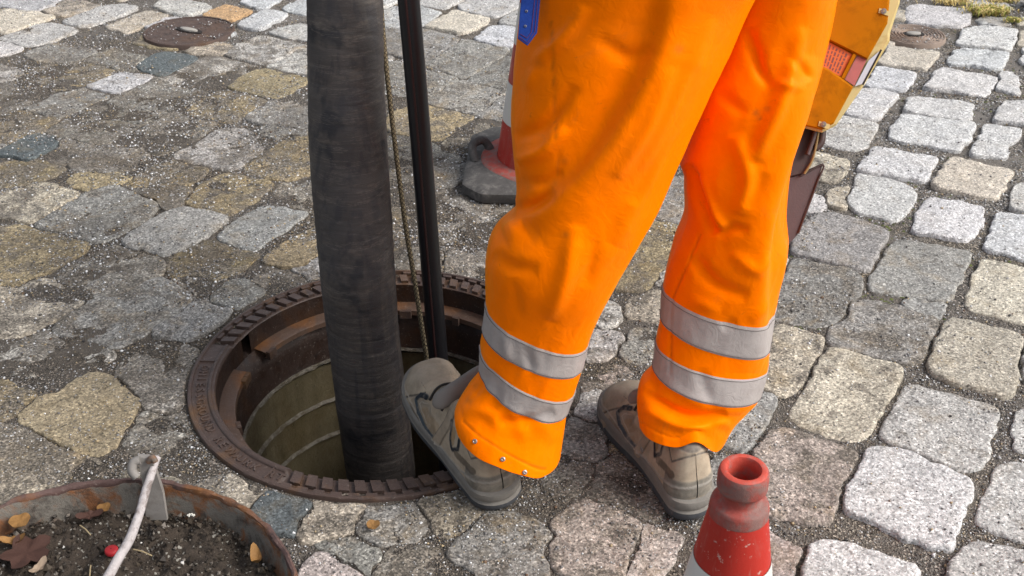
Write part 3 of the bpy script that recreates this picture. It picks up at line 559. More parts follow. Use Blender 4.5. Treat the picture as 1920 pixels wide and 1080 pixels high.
# loose grit
def make_grit(name, n, label, ylim, size):
    X = rng.uniform(-2.5, 2.5, n * 6); Y = rng.uniform(*ylim, n * 6); dist = np.hypot(Y, CAMH)
    j = np.clip(((Y - GY0) / GS).astype(int), 0, GH - 1); i = np.clip(((X - GX0) / GS).astype(int), 0, GW - 1); ow = own[j, i]; q = rho[j, i]; g = grime_at(X, Y)
    P2 = np.stack([X, Y], -1); clump = sstep(-.2, .35, fbm(P2, 7, 4, 40)); ong = np.where(ow < 0, .22 + .78 * clump, (.015 + .68 * g ** 1.4) * (.25 + .75 * clump) * (.5 + .8 * q))
    p = ong * (1.9 / dist) ** 1.6 * (np.abs(X) < .75 * Y * .62 + .45) * (np.hypot(X - HC[0], Y - HC[1]) > .394)
    k = np.nonzero(rng.random(n * 6) < p)[0][:n]; X, Y, ow, q = X[k], Y[k], ow[k], q[k]; n = len(k)
    tops = np.array([stone_top(s) for s in range(len(built))]); dz = np.array([b[1] for b in built])
    zs = tops[ow] + relief(X, Y, dz[ow]) - .0042 * sstep(.935, 1.01, q) ** 2; zb = bed_z(X, Y); Z = np.where((ow >= 0), np.maximum(zs, zb), zb)
    s = size * rng.lognormal(0, .38, n) * np.clip(np.hypot(Y, CAMH) / 2.2, .9, 1.5); s = np.minimum(s, .0046)
    for vx, vy, vr in ((-1.17, 3.945, .155), (1.447, 3.905, .10)): Z = np.where(np.hypot(X - vx, Y - vy) < vr, .0085, Z)
    Z = Z + s * .25
    O = np.array([[1, 0, 0], [-1, 0, 0], [0, 1, 0], [0, -1, 0], [0, 0, 1], [0, 0, -1]], float)
    S = s[:, None, None] * rng.uniform(.55, 1.15, (n, 6, 1)); a = rng.uniform(0, 6.28, n); b = rng.uniform(-.9, .9, n)
    ca, sa, cb, sb = np.cos(a), np.sin(a), np.cos(b), np.sin(b); z0 = np.zeros(n)
    Rm = np.stack([np.stack([ca, -sa * cb, sa * sb], -1), np.stack([sa, ca * cb, -ca * sb], -1), np.stack([z0, sb, cb], -1)], 1)
    V = np.einsum('nij,nkj->nki', Rm, O[None] * S) * np.array([1, 1, .75]) + np.stack([X, Y, Z], -1)[:, None]
    T = np.array([[0, 2, 4], [2, 1, 4], [1, 3, 4], [3, 0, 4], [2, 0, 5], [1, 2, 5], [3, 1, 5], [0, 3, 5]])
    F = (T[None] + (np.arange(n) * 6)[:, None, None]).reshape(-1, 3)
    pal = np.array([[.04, .038, .038], [.09, .086, .083], [.18, .17, .165], [.34, .335, .33], [.68, .68, .68], [.36, .28, .17], [.13, .08, .05]])
    ci = rng.choice(7, n, p=[.12, .19, .23, .22, .14, .07, .03]); ci = np.where((ow >= 0) & (ci == 0), 3, ci); C = np.repeat(pal[ci] * rng.uniform(.8, 1.2, (n, 1)), 6, 0)
    me = bpy.data.meshes.new(name); me.vertices.add(n * 6); me.vertices.foreach_set('co', V.reshape(-1)); me.loops.add(n * 24); me.loops.foreach_set('vertex_index', F.reshape(-1).astype(np.int32))
    me.polygons.add(n * 8); me.polygons.foreach_set('loop_start', np.arange(0, n * 24, 3, dtype=np.int32)); me.polygons.foreach_set('loop_total', np.full(n * 8, 3, np.int32))
    me.update(calc_edges=True); ca_ = me.color_attributes.new('Col', 'FLOAT_COLOR', 'POINT'); ca_.data.foreach_set('color', np.c_[C, np.ones(len(C))].ravel())
    me.materials.append(MT['grit']); o = bpy.data.objects.new(name, me); COL.objects.link(o); tag(o, label, None, None, 'stuff')
make_grit('gravel', 190000, 'fine grey and white grit strewn over the cobbles and their joints', (1.05, 4.9), .0016)
make_grit('gravel', 9000, 'coarser grit grains scattered in the joints', (1.05, 3.6), .0028)
# ------------------------------------------------------------------ open manhole
mh = tag(empty('manhole_frame', (HC[0], HC[1], 0)), 'round rusty cast iron manhole frame set in the cobbles, open, with hoses hanging in', 'manhole')
def in_zone(a, Z): a = a % 360; return any(lo <= a <= hi for lo, hi in Z)
ZT = [(38, 92), (117, 166), (246, 303)]
pr = [(.3915, -.05), (.3925, .000), (.391, .004), (.387, .0055), (.3845, .0045), (.3835, .0015), (.3535, .0015), (.3525, .0045), (.350, .006), (.346, .006), (.3445, .003), (.340, .002), (.3385, -.001), (.3380, -.006)]
V, F = lathe(pr, (HC[0], HC[1], 0), 540)
for k in range(540):
    a = k * 360 / 540
    if in_zone(a, ZT): V[k, 5:7, 2] = -.0045; V[k, 7:11, 2] = -.0035; V[k, 11, 2] = -.0035; V[k, 12, 2] = -.005
V = V.reshape(-1, 3); d = fbm(V, 45, 3, 60)[:, None]; V[:, 2:] += d * .0009 * (V[:, 2:] > -.01)
mesh_obj('flange', V, F, MT['iron'], mh, origin=(HC[0], HC[1], 0))
def polar_box(r0, r1, a0, a1, z0, z1, skew=0, n=3):
    V = []
    for z in (z0, z1):
        for r, s in ((r0, 0), (r1, skew)):
            for k in range(n + 1):
                a = math.radians(a0 + (a1 - a0) * k / n + s); V.append((HC[0] + r * math.cos(a), HC[1] + r * math.sin(a), z))
    m = n + 1; F = []
    for k in range(n):
        F += [[k, k + 1, m + k + 1, m + k], [2 * m + k, 3 * m + k, 3 * m + k + 1, 2 * m + k + 1], [k, 2 * m + k, 2 * m + k + 1, k + 1], [m + k, m + k + 1, 3 * m + k + 1, 3 * m + k]]
    F += [[0, m, 3 * m, 2 * m], [n, 2 * m + n, 3 * m + n, m + n]]
    return np.array(V), F
for lo, hi in ZT:
    a = lo + 1.2
    while a < hi - 2.5:
        wd = 2.7 if lo < 240 else 3.1
        V, F = polar_box(.3425, .3705, a, a + wd, -.008, .0035, skew=1.2); mesh_obj('tooth', V, F, MT['iron'], mh, False)
        V, F = polar_box(.376, .386, a - .6, a + 2.4, -.008, .0035, skew=.3); mesh_obj('tooth', V, F, MT['iron'], mh, False); a += 4.75
# ledge with a gap, lugs, dark pocket
for a0, a1 in ((168, 514),):
    pr = [(.3375, -.0505), (.330, -.0515), (.310, -.053), (.3065, -.055), (.3055, -.066), (.312, -.068)]
    V, F = lathe(pr, (HC[0], HC[1], 0), 260, a0, a1); mesh_obj('lid_seat', V.reshape(-1, 3), F, MT['rustledge'], mh)
for a, w_, r0, r1 in ((149, 4.5, .298, .308), (168, 3.2, .30, .309), (171.5, 3, .299, .309), (85, 5, .299, .308), (63, 3, .299, .308), (200, 4, .30, .309)):
    V, F = polar_box(r0, r1, a, a + w_, -.072, -.0525); mesh_obj('lug', V, F, MT['iron'], mh, False)
V, F = lathe([(.3380, -.005), (.3372, -.046), (.337, -.062)], (HC[0], HC[1], 0), 260, 160.5, 515.5); mesh_obj('seat_wall', V.reshape(-1, 3), F, MT['darkiron'], mh)  # wet dark iron, with the shade under the flange put into its colour
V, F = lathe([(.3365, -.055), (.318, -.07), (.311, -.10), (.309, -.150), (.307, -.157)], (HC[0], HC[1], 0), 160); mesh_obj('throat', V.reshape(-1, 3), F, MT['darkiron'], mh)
def arc_text(txt, a0, step, r, size, flip=False):
    for k, ch in enumerate(txt):
        if ch == ' ': continue
        cu = bpy.data.curves.new('letter', 'FONT'); cu.body = ch; cu.size = size; cu.extrude = .0016; cu.align_x = 'CENTER'; cu.align_y = 'CENTER'; cu.bevel_depth = .0003; cu.bevel_resolution = 0; cu.resolution_u = 2
        tmp = bpy.data.objects.new('letter', cu); COL.objects.link(tmp); dg = bpy.context.evaluated_depsgraph_get(); me = bpy.data.meshes.new_from_object(tmp.evaluated_get(dg)); bpy.data.objects.remove(tmp)
        o = bpy.data.objects.new('letter', me); COL.objects.link(o); me.materials.clear(); me.materials.append(MT['iron']); a = math.radians(a0 + step * k); o.parent = mh
        o.location = (r * math.cos(a), r * math.sin(a), .0022); o.rotation_euler = (0, 0, a + (math.pi / 2 if flip else -math.pi / 2))
arc_text('OHIESSGROUND REVWURK RT', 180, 2.95, .3685, .024, True)
arc_text('LIIZ', 112, -3.6, .3685, .024)
for a in (176, 241, 93.5, 115.5):
    V, F = polar_box(.354, .384, a, a + .5, .001, .005); mesh_obj('letter_frame', V, F, MT['iron'], mh, False)
shaft = tag(empty('manhole_shaft', (HC[0], HC[1], -.15)), 'wet olive concrete ring shaft below the manhole frame', None, None, 'structure')
zz = [-.158, -.272, -.372, -.56, -.80, -1.1]
for k in range(len(zz) - 1):
    z0, z1 = zz[k], zz[k + 1]; r = .3105 if k else .312
    hh = np.linspace(z0 - (.012 if k else .018), z1, 10); V, F = lathe([(r + .004, hh[0])] + [(r, z) for z in hh] + [(r + .004, z1)], (HC[0], HC[1], 0), 150)
    V = V.reshape(-1, 3); n_ = fbm(V, 30, 4, 70)[:, None]; c2 = V[:, :2] - HC; V[:, :2] += c2 / np.linalg.norm(c2, axis=1)[:, None] * n_ * .0022
    mesh_obj('concrete_ring', V, F, MT['concrete'], shaft)
    t = .014 if k == 0 else (.004, .007, .006, .006)[k - 1]
    V, F = lathe([(r + .006, z0 + .001), (r - .0075, z0 - .001), (r - .009, z0 - t * .5), (r + .002, z0 - t), (r + .008, z0 - t)], (HC[0], HC[1], 0), 240)
    V = V.reshape(-1, 3); c2 = V[:, :2] - HC; V[:, :2] += c2 / np.linalg.norm(c2, axis=1)[:, None] * vn(V, 70, 81)[:, None] * .003; V[:, 2] += vn(V, 60, 82) * .003
    mesh_obj('mortar_joint', V, F, MT['mortar'], shaft)
V, F = lathe([(.36, -1.09), (.2, -1.12), (.001, -1.13)], (HC[0], HC[1], 0), 40); mesh_obj('shaft_bottom', V.reshape(-1, 3), F, MT['soil'], shaft)
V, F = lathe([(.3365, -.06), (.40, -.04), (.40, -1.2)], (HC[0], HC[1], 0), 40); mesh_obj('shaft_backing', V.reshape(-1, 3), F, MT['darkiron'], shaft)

# ------------------------------------------------------------------ hoses and rope
kp = np.array([at(x, y, d) for x, y, d in ((628, -420, 2.02), (636, -200, 2.08), (646, 0, 2.10), (650, 160, 2.13), (656, 300, 2.15), (664, 420, 2.16), (671, 520, 2.17), (680, 620, 2.23), (692, 720, 2.29), (706, 820, 2.36), (716, 900, 2.42), (724, 1000, 2.52), (726, 1150, 2.7), (720, 1300, 2.95))])
P = catmull(kp, 520); L = np.r_[0, np.cumsum(np.linalg.norm(np.diff(P, axis=0), axis=1))]; T, S, B = frames(P); n = 72; A = np.linspace(0, 2 * math.pi, n, endpoint=False)
dirs = np.cos(A)[None, :, None] * S[:, None] + np.sin(A)[None, :, None] * B[:, None]; Q = P[:, None] + dirs * .075
lp = L[:, None] + .010 * np.sin(A)[None] + .006 * vn(Q, 6, 90)
rg = np.abs(((lp / .034 + .7 * vn(np.stack([lp * 3, lp * 0, lp * 0], -1), 3, 91)) % 1) - .5) * 2
R = .0735 + .0022 * vn(Q * [1, 1, .5], 5, 92) * 1.6 - .0010 * (1 - sstep(0, .35, rg)) * (.55 + .45 * vn(Q, 8, 93)) + .0009 * fbm(Q * [1, 1, 3], 25, 3, 94) + .0025 * np.sin(L / .11 + 1)[:, None] * (L < 1.2)[:, None]
V = (P[:, None] + dirs * R[..., None]).reshape(-1, 3); F = grid_faces(len(P), n, wrap_v=True); F.append(list(range(n)))
tag(mesh_obj('suction_hose', V, F, MT['hose']), 'thick worn black suction hose hanging straight down into the open manhole', 'hose')
a0, a1 = at(760, 0, 1.99), at(825, 665, 2.30); dv = a1 - a0; pp = [a0 + dv * t for t in np.linspace(-.9, 1.55, 40)]
pp = np.array(pp); pp[:, 0] += .006 * np.sin(np.linspace(0, 5, 40)); V, F = tube(pp, .0199, 28)
pipe = tag(mesh_obj('jetting_hose', V, F, MT['black']), 'smooth black pipe leaning into the manhole just right of the thick hose', 'hose')
off = np.array([-.0035, -.0188, .0055]); V, F = tube(pp + off, .0030, 6); mesh_obj('stripe', V, F, MT['redline'], pipe)
rp = catmull([at(x, y, d) for x, y, d in ((700, -300, 2.15), (709, -80, 2.2), (718, 60, 2.22), (729, 170, 2.23), (743, 290, 2.25), (760, 420, 2.27), (778, 530, 2.29), (792, 620, 2.32), (803, 690, 2.36), (822, 800, 2.48), (836, 880, 2.58), (850, 1000, 2.8))], 700)
V, F = tube(rp, .0046, 10); rope = tag(mesh_obj('rope', V, F, MT['ropeA']), 'thin tan braided rope hanging between the thick hose and the black pipe', 'rope')
T, S, B = frames(rp); L = np.r_[0, np.cumsum(np.linalg.norm(np.diff(rp, axis=0), axis=1))]
mb = MB()
for sg in (1, -1):
    for ph in (0, 2.09, 4.19):
        an = sg * L / .028 * 2 * math.pi + ph; q = rp + .0043 * (np.cos(an)[:, None] * S + np.sin(an)[:, None] * B); V, F = tube(q, .0011, 4); mb.add(V, F)
mb.build('braid', MT['ropeB'], rope)

# ------------------------------------------------------------------ traffic cones
def cone_seg(c, r0, z0, r1, z1, n=72, k=10):
    pr = [(r0 + (r1 - r0) * t, z0 + (z1 - z0) * t) for t in np.linspace(0, 1, k)]; V, F = lathe(pr, (c[0], c[1], 0), n); return V.reshape(-1, 3), F
fc = (.2635, .975); co = tag(empty('traffic_cone', (fc[0], fc[1], 0)), 'red and white traffic cone in the foreground with open ringed top', 'traffic cone', 'traffic cones around the open manhole')
rr = lambda z: .0985 + (.0322 - .0985) * (z - .03) / (.447 - .03)
for nm, z0, z1, mt, ex in (('red_band', .03, .13, 'red', 0), ('white_band', .13, .20, 'white', .0006), ('red_band', .20, .27, 'red', 0), ('white_band', .27, .362, 'white', .0006), ('red_band', .362, .4325, 'red', 0)):
    V, F = cone_seg(fc, rr(z0) + ex, z0, rr(z1) + ex, z1); mesh_obj(nm, V, F, MT[mt], co, origin=(fc[0], fc[1], 0))
pr = [(.0340, .4300), (.0350, .4320), (.0350, .4330), (.0340, .4440), (.0332, .4475), (.0315, .4495), (.0265, .4505), (.0240, .4520), (.0230, .4550), (.0228, .4640), (.0240, .4665)]
V, F = lathe(pr, (*fc, 0), 80); V = V.reshape(-1, 3) + (fbm(V.reshape(-1, 3), 60, 3, 100) * .0005)[:, None]; mesh_obj('collar', V, F, MT['redworn'], co, origin=(*fc, 0))
pr = [(.0236, .4660), (.0268, .4675), (.0288, .4705), (.0291, .4730), (.0290, .4880), (.0284, .4925), (.0268, .4955)]
V, F = lathe(pr, (*fc, 0), 80); V = V.reshape(-1, 3) + (fbm(V.reshape(-1, 3), 60, 3, 101) * .0004)[:, None]; mesh_obj('ring_grip', V, F, MT['redworn'], co, origin=(*fc, 0))
pr = [(.0268, .4955), (.0235, .4975), (.0200, .4965), (.0188, .493), (.0186, .478), (.0200, .465), (.0210, .44), (.0215, .40), (.001, .399)]
V, F = lathe(pr, (*fc, 0), 80); mesh_obj('top_rim', V.reshape(-1, 3), F, MT['redrim'], co, origin=(*fc, 0))
def base_plate(c, hw, h, cut, rot, mt, parent):
    o = []
    for sx, sy in ((1, 1), (-1, 1), (-1, -1), (1, -1)):
        a = (sx * hw, sy * (hw - cut)); b = (sx * (hw - cut), sy * hw); o += [a, b] if sx * sy > 0 else [b, a]
    o = np.array([[math.cos(rot) * x - math.sin(rot) * y + c[0], math.sin(rot) * x + math.cos(rot) * y + c[1], h] for x, y in o])
    n_ = 14; Pd = np.concatenate([np.linspace(o[i], o[(i + 1) % 8], n_, endpoint=False) for i in range(8)]); cc = np.array([c[0], c[1], 0]); rings = []
    for s, z in ((.2, h + .012), (.5, h + .010), (.8, h + .004), (.96, h), (1.0, h - .006), (1.0, .004), (.98, 0)):
        q = cc + (Pd - cc) * [s, s, 0]; q[:, 2] = z; rings.append(q)
    V = np.array(rings); V += (fbm(V, 40, 4, 110) * .0018)[..., None]; m = len(Pd)
    return mesh_obj('base_plate', V.reshape(-1, 3), grid_faces(len(rings), m, wrap_v=True, flip=True) + [list(range(m))], MT[mt], parent)
base_plate(fc, .14, .024, .03, .3, 'rubber', co)
bc = ground(1022, 318)[:2]; cb = tag(empty('traffic_cone', (bc[0], bc[1], 0)), 'taller striped traffic cone on grey rubber base, half hidden behind the left trouser leg', 'traffic cone', 'traffic cones around the open manhole')
rb = lambda z: .132 + (.032 - .132) * (z - .04) / (.71)
zb = [.04, .155, .262, .365, .47, .575, .68, .75]
for k in range(7):
    V, F = cone_seg(bc, rb(zb[k]) + (.0006 if k % 2 else 0), zb[k], rb(zb[k + 1]) + (.0006 if k % 2 else 0), zb[k + 1]); mesh_obj('white_band' if k % 2 else 'red_band', V, F, MT['white' if k % 2 else 'red'], cb, origin=(*bc, 0))
V, F = lathe([(.132, .048), (.145, .046), (.172, .043), (.176, .038), (.174, .034)], (*bc, 0), 72); mesh_obj('foot_flange', V.reshape(-1, 3), F, MT['redworn'], cb)
V, F = lathe([(.031, .75), (.028, .753), (.024, .74)], (*bc, 0), 40); mesh_obj('top_rim', V.reshape(-1, 3), F, MT['redrim'], cb)
base_plate(bc, .215, .034, .055, -.05, 'rubber', cb)
V, F = tube(catmull([bc_ + np.array([0, 0, 0]) for bc_ in (np.array([bc[0] - .19, bc[1] - .02, .03]), np.array([bc[0] - .20, bc[1] + .02, .062]), np.array([bc[0] - .17, bc[1] + .05, .066]), np.array([bc[0] - .15, bc[1] + .04, .04]))], 14), .012, 10); mesh_obj('grip', V, F, MT['rubber'], cb)

# ------------------------------------------------------------------ small street caps
def cap(c, r, label, mt, rings, knob, hr=.010):
    t = tag(empty('valve_cover', (c[0], c[1], 0)), label, 'valve cover', 'small round iron covers in the cobbles')
    pr = [(r * 1.0, -.03), (r, .004), (r * .985, .009), (r * .95, .009), (r * .945, .005)]
    for k in range(rings):
        a = .9 - k * .62 / rings; pr += [(r * a, .006), (r * (a - .012), hr), (r * (a - .040), hr), (r * (a - .052), .006)]
    pr += [(r * .2, .006), (.001, .006)]
    V, F = lathe(pr, (*c, 0), 90); V = V.reshape(-1, 3); V[:, 2] += fbm(V, 60, 4, 120) * .0035 * (V[:, 2] > 0); mesh_obj('lid', V, F, MT[mt], t)
    A = np.linspace(0, 2 * math.pi, 24, endpoint=False); ca, sa = math.cos(knob[3]), math.sin(knob[3])
    o = np.array([[c[0] + (knob[0] * math.cos(a)) * ca - knob[1] * math.sin(a) * sa, c[1] + knob[0] * math.cos(a) * sa + knob[1] * math.sin(a) * ca, .012] for a in A])
    V, F = prism(o + [0, 0, -.0005], (0, 0, -.006)); q = (V - [c[0], c[1], 0]) * [1.5, 1.5, 1] + [c[0], c[1], -.0012]; mesh_obj('keyhole', q, F, MT['dkhole'], t)
    V, F = prism(o + [0, 0, .003], (0, 0, -.01), .002); mesh_obj('key_bolt', V, F, MT[knob[2]], t)
v1 = ground(355, 61); cap(v1[:2], .162, 'larger dark brown gritty round iron cover among the cobbles at the upper left', 'valve', 5, (.04, .014, 'knob', -.5), .0064)
v2 = ground(1712, 68); cap(v2[:2], .112, 'small pale brown round iron cover with an oval key hole, beside the yellow case', 'valve2', 6, (.026, .016, 'knob', 0))

# ------------------------------------------------------------------ pan of soil
BC = np.array([-.628, 1.076]); pan = tag(empty('dirt_pan', (*BC, 0)), 'round rusty steel dirt pan full of dark soil standing beside the manhole', 'dirt pan')
V, F = lathe([(.327, .0), (.331, .05), (.3325, .094), (.331, .1), (.324, .1), (.320, .092), (.316, .06), (.306, .036), (.29, .03), (.01, .028)], (*BC, 0), 200); V = V.reshape(-1, 3); V[:, 2] += vn(V, 30, 130) * .0015
mesh_obj('wall', V, F, MT['pan'], pan, origin=(*BC, 0))
A = np.linspace(0, 2 * math.pi, 300, endpoint=False); q = np.stack([BC[0] + .3285 * np.cos(A), BC[1] + .3285 * np.sin(A), .101 + 0 * A], -1); pr = [(.3235, .092), (.3228, .099), (.3245, .1045), (.3285, .1060), (.3325, .1035), (.3335, .095)]
V, F = lathe(pr, (*BC, 0), 300); V = V.reshape(-1, 3); f_ = fbm(V, 38, 4, 131); V[:, 2] += f_ * .0048; c2 = V[:, :2] - BC; V[:, :2] += c2 / .33 * (fbm(V, 50, 4, 133) * .005)[:, None]
mesh_obj('rolled_rim', V, F, MT['rim'], pan, origin=(*BC, 0))
# bracket and pull rod
b0 = ground(305, 958, .052); _q = (b0[:2] - BC); b0[:2] = BC + _q / np.linalg.norm(_q) * .290; bt = np.array([b0[0] - .003, b0[1] + .002, .165])
yv = np.array([0, 0.006, 0]); w0, w1 = .0175, .013
V, F = prism([b0 + [-w0, 0, 0], b0 + [w0, 0, 0], b0 * [1, 1, 0] + [w0 * .9, .012, .10], bt + [w1 * .95, .016, -.02], bt + [w1 * .6, .017, .004], bt + [-w1, .017, .006], bt + [-w1, .016, -.03], b0 * [1, 1, 0] + [-w0 * .9, .012, .10]], (0, .007, .001), .0012); mesh_obj('bracket', V, F, MT['grey'], pan)
hk = catmull([bt + [-.008, .012, .004], bt + [-.017, .008, .002], bt + [-.019, .000, -.008], bt + [-.012, -.004, -.018]], 20); V, F = tube(hk, .0075, 10); mesh_obj('hook_eye', V, F, MT['grey'], pan)
V, F = tube(catmull([bt + [.004, .014, -.002], bt + [.012, .014, .008], bt + [.016, .012, 0]], 10), .005, 8); mesh_obj('rivet', V, F, MT['pan'], pan)
zr = [.153, .147, .138, .128, .118, .108, .1]; rx = [(297, 858), (287, 878), (276, 912), (264, 955), (248, 1000), (222, 1048), (196, 1095)]
rk = catmull([ground(x, y, z) for (x, y), z in zip(rx, zr)], 60); rk = rk + (np.stack([vn(rk, 40, 141), vn(rk, 40, 142), vn(rk, 40, 143)], -1) * .0012)
V, F = tube(rk, np.linspace(.0058, .0080, 60) * (1 + .08 * vn(rk, 90, 144)), 14); tag(mesh_obj('pull_rod', V, F, MT['rod']), 'bent whitewashed metal rod hooked to the bracket and lying across the soil pan', 'rod')
# soil
gr, ga = 110, 360; R_ = np.linspace(.001, .317, gr); A = np.linspace(0, 2 * math.pi, ga, endpoint=False); X = BC[0] + R_[:, None] * np.cos(A); Y = BC[1] + R_[:, None] * np.sin(A); P3 = np.stack([X, Y], -1)
Z = .053 + fbm(P3, 7, 3, 150) * .010 + fbm(P3, 30, 5, 151) * .016 + np.abs(fbm(P3, 55, 4, 152)) * .014 - .008 * sstep(.27, .317, R_)[:, None]; V = np.stack([X, Y, Z], -1).reshape(-1, 3)
F = grid_faces(gr, ga, wrap_v=True); tag(mesh_obj('soil', V, F, MT['soil']), 'dark moist crumbly soil filling the rusty pan', None, None, 'stuff')
mb = MB(); O = np.array([[1, 0, 0], [-1, 0, 0], [0, 1, 0], [0, -1, 0], [0, 0, 1], [0, 0, -1]], float); T8 = [[0, 2, 4], [2, 1, 4], [1, 3, 4], [3, 0, 4], [2, 0, 5], [1, 2, 5], [3, 1, 5], [0, 3, 5]]
def soil_z(x, y): p = np.array([[x, y]]); return float((.053 + fbm(p, 7, 3, 150) * .010 + fbm(p, 30, 5, 151) * .016 + np.abs(fbm(p, 55, 4, 152)) * .014)[0])
for k in range(6500):
    a = rng.uniform(0, 6.283); r = .312 * math.sqrt(rng.random()); x, y = BC[0] + r * math.cos(a), BC[1] + r * math.sin(a)
    if y < .98: continue
    s = .0021 * rng.lognormal(0, .5); t = rng.random(); c = (.026, .02, .015) if t < .55 else (.06, .047, .034) if t < .9 else (.15, .13, .11) if t < .985 else (.5, .48, .45)
    mb.add(O @ np.linalg.qr(rng.normal(size=(3, 3)))[0] * s * rng.uniform(.7, 1.2, (6, 1)) + [x, y, soil_z(x, y) + s * .3], T8, (*c, 1))
tag(mb.build('soil_crumbs', MT['grit']), 'loose soil crumbs and pale grains on the soil in the pan', None, None, 'stuff')
# leaves and bits on the soil
def leaf(px, py, size, mt, label, rot, shape='oval', curl=.25, z=None, cat='leaf', name='leaf', lift=.006):
    g = ground(px, py, .066 if z is None else z); n_ = 28; A = np.linspace(0, 2 * math.pi, n_, endpoint=False)
    if shape == 'maple': r = .55 + .45 * np.abs(np.cos(2.5 * A)) ** .8 * (1 + .1 * np.cos(9 * A))
    elif shape == 'round': r = .9 + .06 * np.cos(3 * A)
    else: r = .42 / np.sqrt((np.cos(A) * .42) ** 2 + np.sin(A) ** 2)
    V = [np.array([0, 0, 0.])]
    for q in (.5, 1.0):
        for a, rr_ in zip(A, r): x, y = rr_ * q * math.cos(a), rr_ * q * math.sin(a); V.append([x, y, curl * (x * x * .9 + y * y * .8 * (1 if shape != 'oval' else 2.2)) + .06 * math.sin(5 * a) * q])
    V = np.array(V) * size; ca, sa = math.cos(rot), math.sin(rot); V = np.stack([V[:, 0] * ca - V[:, 1] * sa, V[:, 0] * sa + V[:, 1] * ca, V[:, 2]], -1) + g + [0, 0, lift]
    F = [[0, 1 + k, 1 + (k + 1) % n_] for k in range(n_)] + grid_faces(2, n_, wrap_v=True, off=1)
    m = len(V); F = F + [[i + m for i in f[::-1]] for f in F]; V = np.r_[V, V - [0, 0, .0009]]
    return tag(mesh_obj(name, V, F, MT[mt]), label, cat, 'dead leaves in the soil pan' if cat == 'leaf' and z is None else None)
leaf(52, 1042, .040, 'leaf', 'large torn red brown leaf lying on the soil at the left', 2.2, 'maple', .18)
leaf(170, 972, .022, 'leaf', 'small reddish leaf on the soil near the far wall of the pan', .3, 'oval', .3)
leaf(42, 993, .018, 'leafy', 'round ochre leaf leaning against the inner wall of the pan', 1, 'round', .2, lift=.018)
leaf(28, 1022, .020, 'leafy', 'curled ochre leaf just above the torn brown leaf', .2, 'oval', .8)
leaf(75, 1072, .018, 'leaft', 'pale tan folded leaf left of the white rod', 1.2, 'oval', .7)
leaf(482, 1056, .020, 'leafy', 'curled golden leaf in the soil near the right wall of the pan', 1.9, 'oval', 1.1)
leaf(196, 958, .012, 'leafy', 'tiny orange leaf scrap on the far soil edge', .9, 'round', .3)
g = ground(700, 989, .004); leaf(700, 990, .0125, 'leafy', 'small rust brown leaf lying on the cobbles in front of the manhole', .4, 'round', .35, z=.004)
g = ground(210, 1036, .066); V, F = lathe([(.0095, 0), (.0105, .003), (.0100, .007), (.008, .0085), (.001, .0085)], (g[0], g[1], g[2]), 24); tag(mesh_obj('bottle_cap', V.reshape(-1, 3), F, MT['redcap']), 'small round red plastic cap beside the white rod on the soil', 'cap')
g = ground(358, 965, .064); mb = MB()
for k in range(7): q = g + rng.uniform(-.006, .006, 3) * [1.5, .6, .3]; mb.add(O * rng.uniform(.002, .0035, (6, 1)) + q, T8)
tag(mb.build('plaster_chip', MT['whitechip']), 'small white crumbly chip on the soil just right of the bracket', 'chip')
for k, (p0, p1) in enumerate((((250, 1030), (285, 1042)), ((150, 985), (170, 1003)), ((170, 1060), (168, 1082)))):
    V, F = tube([ground(*p0, .068), ground((p0[0] + p1[0]) / 2, (p0[1] + p1[1]) / 2 - 2, .071), ground(*p1, .068)], .0011, 6)
    tag(mesh_obj('straw', V, F, MT['straw']), ('thin straw lying on the soil right of the white rod', 'thin straw near the small red leaf', 'thin upright straw left of the white rod')[k], 'straw', 'straws in the soil pan')

# ------------------------------------------------------------------ grass, moss, object at the far edge
def tuft(px, py, w_, n_, label, hay=.5, h=.04):
    g = ground(px, py); t = tag(empty('grass_tuft', g.tolist()), label, 'grass', 'dry grass tufts at the far edge'); ms = {'grass': MB(), 'hay': MB()}
    for k in range(n_):
        b = g + [rng.normal() * w_, rng.normal() * w_ * .5, 0]; a = rng.uniform(0, 6.28); l = h * rng.uniform(.5, 1.2); d = np.array([math.cos(a), math.sin(a), 0]); ln = rng.uniform(.5, 1.5); s = np.array([-d[1], d[0], 0]) * .0020
        p1 = b + d * l * .35 * ln + [0, 0, l * .7]; p2 = b + d * l * ln + [0, 0, l * .55]; ms['hay' if rng.random() < hay else 'grass'].add([b - s, b + s, p1 + s, p1 - s, p2], [[0, 1, 2, 3], [3, 2, 4]])
    for k, m in ms.items():
        if m.V: o = tag(m.build('green_grass' if k == 'grass' else 'dry_grass', MT[k], t), kind='stuff')
tuft(1852, 26, .035, 420, 'bushy yellow green grass tuft growing between stones at the upper right', .55)
tuft(1785, 6, .04, 160, 'flat dry grass tuft at the top edge left of the bushy one', .85, .025)
tuft(1880, 4, .03, 180, 'straw coloured grass tuft at the top edge right of the bushy one', .8, .03)
tuft(1902, 40, .022, 90, 'small mossy tuft under the blue grey object at the right edge', .3, .02)
mb = MB()
for k in range(2600):
    px, py = rng.uniform(1480, 1940), rng.uniform(20, 620); g = ground(px, py); j, i = int((g[1] - GY0) / GS), int((g[0] - GX0) / GS)
    if own[j, i] >= 0 or vn(g[None, :2], 8, 170)[0] < .18: continue
    s = rng.uniform(.0015, .0038); c = np.array([.085, .10, .025]) * rng.uniform(.5, 1.4); mb.add(O * s * [1.5, 1.5, .7] + g + [0, 0, float(bed_z(g[0:1], g[1:2])[0])], T8, (*c, 1))
tag(mb.build('moss', MT['grit']), 'green moss specks growing in the right hand joints', None, None, 'stuff')
